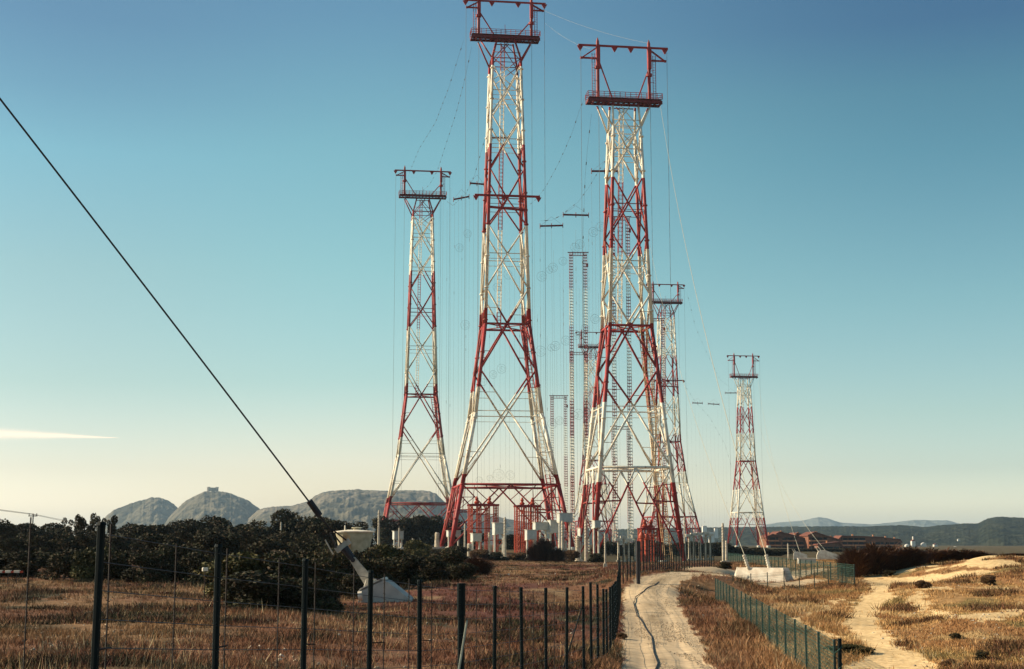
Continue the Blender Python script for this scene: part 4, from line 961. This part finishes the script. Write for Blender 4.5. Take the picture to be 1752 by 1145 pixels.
apartment([(1383, 916), (1394, 911), (1440, 925)], 1100, 22, 'second wide gabled brown apartment block, rightmost of the gabled ones', 4)
apartment([(1436, 921), (1440, 917.5), (1512, 919.5), (1516, 922)], 1180, 18, 'long flat roofed brown apartment terrace right of the gabled blocks', 3)
apartment([(1508, 923), (1511, 920.5), (1540, 923.5), (1543, 927)], 1230, 18, 'last short block at the right end of the brown terrace', 3)
apartment([(1400, 932), (1436, 928), (1452, 946)], 1060, 10, 'low sloping stair wing at the foot of the rightmost gabled block', 1)
towns = [(1552, 936, 9, 8), (1562, 931, 8, 13), (1572, 937, 10, 7), (1580, 934, 9, 9), (1590, 938, 9, 6), (1600, 935, 8, 8), (1634, 938, 10, 5), (1655, 940, 12, 5), (1675, 941, 10, 4), (1205, 902, 9, 4), (1190, 907, 7, 3), (1225, 905, 7, 3), (1640, 924, 5, 3), (1696, 926, 5, 4), (1217, 912, 10, 4), (1170, 909, 8, 3)]
wh = ['leftmost white house of the town behind the dark shrubs', 'white church like house with a small tower in the far town', 'low white house just right of the towered one', 'pale house in the middle of the far white town', 'small low white house right of the town centre', 'white house at the right end of the main town cluster',
      'white house farther right along the far shore', 'long low white building at the right of the far shore', 'last small white house before the dune crest', 'bright white villa on the hill above the road bend', 'small white villa lower left on the hill by the pylons', 'small white villa right of the bright one on the hill',
      'tiny white villa halfway up the wooded hill', 'lone bright white villa high on the right wooded hill', 'long pale house at the foot of the hill behind the posts', 'pale house low between the pylon legs']
for i, ((x, y, wpx, hpx), lb) in enumerate(zip(towns, wh)):
    Y = 2300 if y > 928 else 3300 + (i % 3) * 60
    if y < 928:
        Y = 3450
    p = P(x, y, Y); s = Y / F; root = empty('white_house', (p.x, p.y, p.z - hpx * s * .5), R(rnd.uniform(5, 30)), lb, 'house', 'white houses far away')
    W_, H_ = wpx * s * .85, hpx * s * .9
    MB().box((0, 0, H_ * .5 - 10), (W_, W_ * .6, H_ + 20)).build('wall', 'town_white', root)
    MB().prism([(-W_ * .54, -W_ * .34, H_), (W_ * .54, -W_ * .34, H_), (0, -W_ * .34, H_ * 1.22)], (0, W_ * .68, 0)).build('roof', 'roof_tile' if i % 3 else 'town_white', root)
    if i == 1: MB().box((W_ * .1, 0, H_ * 1.2), (W_ * .3, W_ * .3, H_ * .9)).build('bell_tower', 'town_white', root)
p = P(57, 880, 420); zb_ = gz(p.x, 420); pp = empty('power_pole', (p.x, p.y, zb_), 0, 'power line pole with a crossarm rising behind the left pines', 'pole')
H = p.z - zb_; MB().tube((0, 0, 0), (0, 0, H), .22, .16).build('pole', 'bark', pp); MB().box((0, -.2, H - .5), (2.6, .25, .25)).build('crossarm', 'dark_steel', pp)
for x in (-1.1, 0, 1.1): MB().tube((x, -.2, H - .35), (x, -.2, H + .25), .12).build('insulator', 'dark_steel', pp)
tag(MB().path([P(-60, 862, 330), P(0, 872, 370), P(57, 879.5, 420), P(96, 887.5, 480), P(130, 893, 560)], .05, 4).path([P(-60, 864, 332), P(0, 873.5, 372), P(57, 880.5, 422), P(96, 889, 482), P(130, 895, 562)], .05, 4).build('power_line', 'cable'), 'thin power line passing over the left pole', 'cable')

# small pale things on the heath
def rubble(px, py, s, label, n=5):
    p = hit(px, py); root = empty('rubble_pile', tuple(p), 0, label, 'rubble')
    for i in range(n): MB().box((rnd.uniform(-.8, .8) * s, rnd.uniform(-.4, .4) * s, rnd.uniform(.0, .5) * s), (rnd.uniform(.3, .7) * s, rnd.uniform(.3, .6) * s, rnd.uniform(.25, .5) * s), rnd.random() * 3, .05 * s).build('chunk', 'whitewash', root)
def pale_box(px, py, Y, label):
    p = P(px, py, Y); zb_ = gz(p.x, Y); root = empty('marker_box', (p.x, Y, zb_), .4, label, 'box'); H = p.z - zb_
    MB().box((0, 0, H - .12), (.28, .2, .18), 0, .03).build('box_body', 'whitewash', root); MB().tube((0, 0, -.1), (0, 0, H - .25), .03).build('stake', 'bark', root)
pale_box(351, 970, 72, 'small pale box on a stake by the bushes left of the second post')
rubble(867, 985, .3, 'small pale stone lying on the open heath', 1)
rubble(951, 984, .25, 'single yellowish stone in front of the dark bush', 1)
def stripe_barrier():
    a = P(-30, 978, 92); z = gz(a.x, 92); root = empty('striped_barrier', (a.x, 92, z), 0, 'low barrier of pale and rust red blocks at the far left under the pines', 'barrier')
    for i in range(5): x = i * 14 * 92 / F * 1.05; MB().box((x, 0, a.z - z), (.36, .25, .16), 0, .02).build('pale_block', 'whitewash', root); MB().box((x + .27, 0, a.z - z - .02), (.17, .2, .12)).build('rust_block', 'red_orange', root)
    for i in range(5): x = i * .55; MB().tube((x, 0, 0), (x, 0, a.z - z - .08), .03).build('stake', 'bark', root)
stripe_barrier()
# cable lying along the road and the dark stripe behind the fence
def lay(pts, r, name, label, m='cable'):
    W_ = [hit(*q) for q in pts]; out = []
    for a, b in zip(W_, W_[1:]):
        n = max(2, int((b - a).length / 1.2))
        for i in range(n): q = a.lerp(b, i / n); out.append(Vector((q.x, q.y, gz(q.x, q.y) - (.03 if name == 'road_cable' else -.02))))
    tag(MB().path(out, r, 6).build(name, m), label, 'cable')
lay([(1116, 1160), (1122, 1143), (1126, 1133), (1119, 1116), (1115, 1088), (1099, 1063), (1090, 1053), (1084, 1031), (1087, 1021), (1101, 1012), (1114, 1002), (1131, 991)], .025, 'road_cable', 'black cable snaking along the middle of the dirt road')
lay([(880, 1147), (905, 1141), (936, 1131), (962, 1124), (976, 1121), (998, 1108), (1018, 1096), (1043, 1073)], .045, 'stripe', 'dark stripe lying in the grass behind the left fence')  # dark tube draped over the ground along a curve

# ------------------------------------------------------------ trees and shrubs
def crown_mesh(name, kind, seed, pal):
    q = np.random.RandomState(seed)
    nl = {'pine': 19, 'bush': 15, 'upright': 1, 'rag': 17}[kind]; N = {'pine': 9000, 'bush': 8000, 'upright': 4200, 'rag': 4500}[kind]
    if kind == 'upright':
        # many thin stems fanning out
        a = q.uniform(0, 6.28, N); rr1 = np.sqrt(q.rand(N)) * .5; h = q.uniform(.0, 1, N) ** .8
        x = np.cos(a) * rr1 * (.85 + .2 * h); y = np.sin(a) * rr1 * (.85 + .2 * h); top_ = (.62 + .5 * fbm(x * 5, y * 5, seed, 3)) * (1 - 1.6 * rr1 ** 2.5); z = h * top_ * q.uniform(.85, 1.05, N)
        P0 = np.stack([x, y, z], 1); sz = q.uniform(.012, .026, N)
        d = np.stack([x * .5, y * .5, np.full(N, .12)], 1) * q.uniform(.5, 1.2, (N, 1)) + q.normal(0, .02, (N, 3))
        s = np.stack([-np.sin(a), np.cos(a), np.zeros(N)], 1) * sz[:, None] * .8
        V = np.stack([P0 - s, P0 + s, P0 + d], 1).reshape(-1, 3)
    else:
        C = []; Rr = []
        for i in range(nl):
            a = q.uniform(0, 6.28); rad = math.sqrt(q.rand()) * (.36 if kind != 'bush' else .33)
            zc = (q.uniform(.18, .84) if kind == 'pine' else q.uniform(.12, .80) if kind == 'bush' else q.uniform(.3, .92)) - rad * (.25 if kind != 'rag' else 0)
            C.append((math.cos(a) * rad, math.sin(a) * rad, zc)); Rr.append(q.uniform(.14, .23) if kind != 'rag' else q.uniform(.07, .15))
        C = np.array(C); Rr = np.array(Rr); idx = q.choice(nl, N, p=Rr ** 2 / (Rr ** 2).sum())
        v = q.normal(0, 1, (N, 3)); v /= np.linalg.norm(v, axis=1)[:, None]; rad = q.uniform(.55, 1.1, N) ** .6
        bump_ = 1 + .35 * (fbm(v[:, 0] * 3 + idx * 7, v[:, 1] * 3 + v[:, 2] * 2, seed) - .5) * 2
        P0 = C[idx] + v * (Rr[idx] * rad * bump_)[:, None] * np.array([1.08, 1.08, .78]); P0[:, 2] = np.maximum(P0[:, 2], .03)
        sz = q.uniform(.017, .034, N) * (1 if kind != 'rag' else .8)
        e1 = q.normal(0, 1, (N, 3)); e1 /= np.linalg.norm(e1, axis=1)[:, None]; e2 = np.cross(e1, v + q.normal(0, .5, (N, 3))); e2 /= np.linalg.norm(e2, axis=1)[:, None] + 1e-9
        V = np.stack([P0 - e1 * sz[:, None], P0 + e1 * sz[:, None], P0 + (e2 * 1.5 + v * .7) * sz[:, None]], 1).reshape(-1, 3)
    cn = np.array(pal)[q.randint(0, len(pal), N)] * q.uniform(.75, 1.25, (N, 1))
    lump = (.6 + .8 * q.rand(nl))[idx][:, None] if kind != 'upright' else 1.0
    cn = cn * lump
    Fc = np.arange(len(V)).reshape(-1, 3)
    o = fast_mesh(name, V, Fc, 'leaf', np.repeat(cn, 3, 0)); return o
def make_tree(name, kind, seed, pal, cat):
    root = empty(name, cat=cat)
    c = crown_mesh('crown' if kind in ('pine', 'rag') else 'foliage', kind, seed, pal); c.parent = root
    k = MB(); q = random.Random(seed); base = Vector((0, 0, -.08)); fork = Vector((q.uniform(-.04, .04), q.uniform(-.04, .04), .28 if kind in ('pine', 'rag') else .08)); k.tube(base, fork, .022, .017, 7)
    for i in range(7): a = q.uniform(0, 6.28); r_ = q.uniform(.12, .34); e = Vector((math.cos(a) * r_, math.sin(a) * r_, q.uniform(.45, .8) if kind != 'bush' else q.uniform(.25, .6))); md = fork.lerp(e, .5) + Vector((0, 0, -.03)); k.tube(fork, md, .012, .009, 5); k.tube(md, e, .009, .003, 5)
    k.build('trunk' if kind in ('pine', 'rag') else 'stem', 'bark', root); return root
PALP = [(.034, .036, .014), (.044, .042, .017), (.075, .048, .024), (.024, .024, .012)]
PALB = [(.042, .044, .017), (.060, .054, .022), (.085, .055, .030), (.028, .028, .014)]
PALR = [(.15, .070, .042), (.11, .055, .036), (.19, .11, .06), (.075, .042, .03)]
PALG = [(.085, .078, .024), (.12, .095, .034), (.05, .052, .018)]
protos = {'pine': [make_tree('pine_tree', 'pine', 100 + i, PALP, 'tree') for i in range(4)], 'rag': [make_tree('pine_tree', 'rag', 140 + i, PALB, 'tree') for i in range(2)],
          'bush': [make_tree('shrub', 'bush', 200 + i, PALB, 'shrub') for i in range(3)], 'green': [make_tree('shrub', 'bush', 240 + i, PALG, 'shrub') for i in range(2)],
          'red': [make_tree('shrub', 'upright', 300 + i, PALR, 'shrub') for i in range(3)], 'dark': [make_tree('shrub', 'upright', 330 + i, [(.05, .03, .025), (.035, .025, .022), (.08, .04, .03)], 'shrub') for i in range(1)]}
protos['hum'] = [make_tree('shrub', 'bush', 280 + i, [(.16, .09, .045), (.12, .065, .04), (.20, .12, .055)], 'shrub') for i in range(2)]
used = {}
GR = {'pine': 'dark pines of the wood on the left', 'rag': 'dark pines of the wood on the left', 'bush': 'shrubs scattered over the heath', 'green': 'shrubs scattered over the heath', 'red': 'reddish brown shrubs at the dune crest', 'dark': 'shrubs scattered over the heath', 'hum': 'shrubs scattered over the heath'}
def plant(kind, px, ytop, Y, wpx, label, base=None, fill=1.0):
    t = P(px, ytop, Y); zb_ = base if base is not None else gz(t.x, Y); hgt = max(t.z - zb_, .3); wd = wpx * Y / F
    k = used.get(kind, 0); used[kind] = k + 1; pr_ = protos[kind]; src = pr_[k % len(pr_)]
    sc3 = (wd / .95, wd / .95, hgt / .98)
    if k < len(pr_): o = src; o.location = (t.x, Y, zb_ - .05); o.scale = sc3; o.rotation_euler = (0, 0, rnd.random() * 6.28); o['label'] = label
    else: o = dup(src, (t.x, Y, zb_ - .05), rnd.random() * 6.28, label, sc3)
    o['group'] = GR[kind]; return o
# back row, crowns against the sky and the hills: (x, top y)
back = [(-12, 886, 'cut by the left edge of the photo'), (28, 890, 'left of the power pole'), (62, 893, 'just below the power pole'), (92, 892, 'between the power pole and the first green post'), (222, 892, 'under the left foot of the small grey hill'),
        (258, 893, 'under the summit of the small grey hill'), (292, 887, 'under the dip between the two grey hills'), (325, 885, 'under the left shoulder of the fort hill'), (366, 879, 'directly below the fort, rising highest there'), (402, 891, 'under the right shoulder of the fort hill'),
        (437, 887, 'at the saddle left of the flat mountain'), (486, 867, 'with the broad dome left of the cable clamp'), (528, 878, 'right below the black cable clamp'), (566, 884, 'above the left rim of the round tank'), (602, 889, 'directly behind the round tank'),
        (655, 880, 'just left of the leftmost pylon foot'), (694, 880, 'inside the legs of the leftmost pylon'), (732, 876, 'filling the right half of the leftmost pylon base'), (770, 886, 'behind the left leg of the tallest pylon'), (803, 905, 'behind the left red gantry'), (880, 912, 'in the gap between the two red gantries')]
for i, (x, y, lb) in enumerate(back):
    Y = 235 + (i * 37) % 60 if x < 640 else 470
    plant('pine', x, y, Y, 74 if x < 640 else 56, 'dark back row pine ' + lb)
for x, y, w_, lb in ((125, 881, 40, 'left of the nearest green post'), (150, 875, 44, 'directly above the top of the nearest green post'), (182, 878, 40, 'right of the nearest green post')):
    plant('rag', x, y, 190, w_, 'ragged pine with open top sprays ' + lb)
mid = [(-5, 912, 'at the left edge'), (40, 915, 'below the power pole'), (80, 908, 'halfway to the nearest green post'), (125, 903, 'just left of the nearest green post'), (165, 905, 'behind the nearest green post'), (205, 912, 'right of the nearest green post'), (245, 915, 'below the small grey hill'), (285, 908, 'left of the fort'),
       (330, 903, 'slightly left below the fort'), (372, 905, 'behind the second green post'), (415, 905, 'right of the second green post'), (455, 912, 'left of the thin white pole'), (500, 905, 'right of the thin white pole'), (545, 918, 'behind the tensioner rods')]
for i, (x, y, lb) in enumerate(mid): plant('pine' if i % 2 else 'rag', x, y, 150 + (i * 23) % 40, 78 if i % 2 else 70, 'middle row dark pine ' + lb)
front = [(10, 940, 112, 80, 'pine', 'front row dark pine at the left edge above the striped barrier'), (60, 938, 110, 85, 'pine', 'front row dark pine left of the nearest green post'), (112, 935, 105, 85, 'pine', 'front row dark pine touching the nearest green post'),
         (160, 925, 104, 80, 'green', 'olive green bush lit behind the nearest green post'), (205, 938, 104, 80, 'bush', 'dark bush right of the nearest green post'), (250, 935, 100, 80, 'bush', 'dark bush halfway between the two nearest green posts'), (300, 925, 105, 84, 'bush', 'dark bush with rusty leaves left of the second green post'), (340, 940, 100, 70, 'bush', 'dark bush above the tiny pale hut'),
         (412, 936, 76, 130, 'green', 'big rounded olive bush right behind the second green post'), (470, 930, 76, 150, 'bush', 'biggest dark bush between the second and third green posts'), (525, 945, 76, 125, 'bush', 'dark bush behind the third green post'), (440, 972, 66, 150, 'bush', 'low front skirt bush right of the second green post'), (525, 980, 67, 110, 'bush', 'low dark bush at the foot of the third green post'),
         (575, 935, 100, 76, 'bush', 'dark bush behind the white steel arm'), (545, 925, 118, 70, 'bush', 'dark bush at the lower left of the round tank'), (625, 930, 112, 80, 'bush', 'dark bush covering the right foot of the round tank'), (662, 922, 125, 76, 'green', 'green bush below the leftmost pylon foot'), (640, 950, 100, 80, 'bush', 'dark bush directly above the grey concrete wedge'),
         (690, 945, 105, 84, 'bush', 'dark bush upper right of the grey concrete wedge'), (735, 942, 120, 76, 'bush', 'brownish bush below the stout white column'), (775, 935, 130, 66, 'bush', 'bush at the near left foot of the tallest pylon'), (815, 950, 140, 52, 'red', 'thin dry bush beside the short stout column'), (795, 960, 118, 50, 'bush', 'low bush left of the open heath'), (715, 920, 240, 60, 'green', 'green bush behind the lone short white post'),
         (600, 975, 92, 60, 'bush', 'low bush just left of the white steel arm foot')]
for x, y, Y, w_, kd, lb in front: plant(kd, x, y, Y, w_, lb)
for x, y, w_, lb in ((1040, 925, 60, 'left of the white capped posts'), (1075, 928, 60, 'behind the four capped posts in the big pylon'), (1110, 926, 60, 'behind the red cylinders'), (1145, 928, 60, 'right part of the big pylon base'), (1180, 925, 60, 'behind the left end of the capped post row'),
                     (1215, 926, 60, 'behind the right end of the capped post row'), (1232, 932, 50, 'just left of the two tall white posts'), (1262, 934, 50, 'under the left legs of the small right pylon'), (1295, 936, 50, 'between the legs of the small right pylon'), (1335, 940, 46, 'low in front of the leftmost gabled block')):
    plant('pine', x, y, 520, w_, 'far dark tree ' + lb)
for x, y, w_, lb in ((1352, 938, 60, 'in front of the first wide gabled block'), (1388, 937, 60, 'in front of the middle gabled block'), (1424, 938, 60, 'in front of the rightmost gabled block'), (1462, 936, 60, 'at the left end of the long terrace'), (1505, 937, 60, 'in front of the long flat terrace'), (1545, 938, 60, 'at the right end of the brown terrace')):
    plant('pine', x, y, 700, w_, 'added low dark tree ' + lb)  # trees added for dark bushes and the shade of the ground floors
for x, y, Y, w_, kd, lb in ((745, 938, 300, 44, 'bush', 'low bush at the foot of the stout white column'), (780, 932, 310, 50, 'bush', 'dark bush between the tallest pylon leg and the left gantry'), (820, 937, 300, 46, 'hum', 'brown bush below the left red gantry'), (850, 942, 300, 40, 'bush', 'low bush right of the left red gantry'),
                           (884, 938, 300, 36, 'hum', 'brown bush left of the right red gantry'), (977, 938, 300, 34, 'hum', 'brown bush between the cabinets and the big pylon foot'), (1020, 945, 290, 30, 'bush', 'low bush by the near foot of the big pylon')):
    plant(kd, x, y, Y, w_, lb)
plant('dark', 930, 917, 290, 34, 'very dark upright bush in front of the grey cabinets'); plant('dark', 915, 930, 290, 26, 'smaller dark upright bush left of the very dark one'); plant('dark', 953, 935, 288, 26, 'low dark upright bush right of the very dark one')
for x, y, Y, w_, lb in ((1462, 934, 128, 44, 'left end shrub of the long reddish hedge by the mesh fence corner'), (1495, 930, 130, 48, 'second reddish shrub right of the fence corner'), (1527, 930, 132, 48, 'reddish shrub in the middle of the long hedge'), (1556, 933, 133, 44, 'right end shrub of the long reddish hedge'),
                        (1592, 938, 138, 40, 'left shrub of the dark clump before the far town'), (1618, 937, 140, 44, 'middle shrub of the dark clump before the far town'), (1648, 938, 140, 44, 'right middle shrub of the dark clump on the dune'), (1676, 942, 140, 40, 'right end shrub of the dark clump on the dune'),
                        (1735, 948, 128, 30, 'small dark shrub near the right edge on the dune crest'), (1752, 952, 128, 30, 'small dark shrub cut by the right edge on the dune crest')):
    plant('red', x, y, Y, w_ * 1.25, lb)
for x, y, w_, lb, kd in ((1452, 1098, 60, 'dark green bush at the near end of the right mesh fence', 'green'), (1636, 1082, 17, 'small round dark bush on the sand between the dunes', 'bush'), (1680, 1108, 26, 'dark low bush in the lower right dune', 'bush'), (1620, 1118, 24, 'brown low bush right of the sandy path', 'hum'),
                         (1240, 960, 20, 'low dark bush beside the tall white post', 'bush'), (1063, 1080, 16, 'low brown bush on the left verge of the road', 'hum'), (1520, 974, 18, 'small dark bush at the top of the sandy path', 'bush'), (1580, 985, 26, 'brown bush on the dune right of the path', 'hum'), (1690, 980, 26, 'brown bush on the upper right dune', 'hum')):
    p = hit(px := x, min(y + 22 * (1 if w_ > 20 else .6), 1143)); plant(kd, x, y, p.y, w_ * 1.2, lb)

# ------------------------------------------------------------ haze: the air itself
def haze():
    m = bpy.data.materials.new('haze'); m.use_nodes = True; n = m.node_tree; n.nodes.clear()
    o = n.nodes.new('ShaderNodeOutputMaterial'); v = n.nodes.new('ShaderNodeVolumePrincipled'); v.inputs['Density'].default_value = 4.0e-5; v.inputs['Color'].default_value = (.58, .80, 1.0, 1); v.inputs['Anisotropy'].default_value = 0.2
    n.links.new(v.outputs[0], o.inputs['Volume']); MAT['haze'] = m
    b = MB(); b.box((0, 0, 140), (38000, 38000, 370)); h = b.build('haze', 'haze'); tag(h, 'thin pale air haze over the whole plain', 'haze', kind='stuff')
haze()
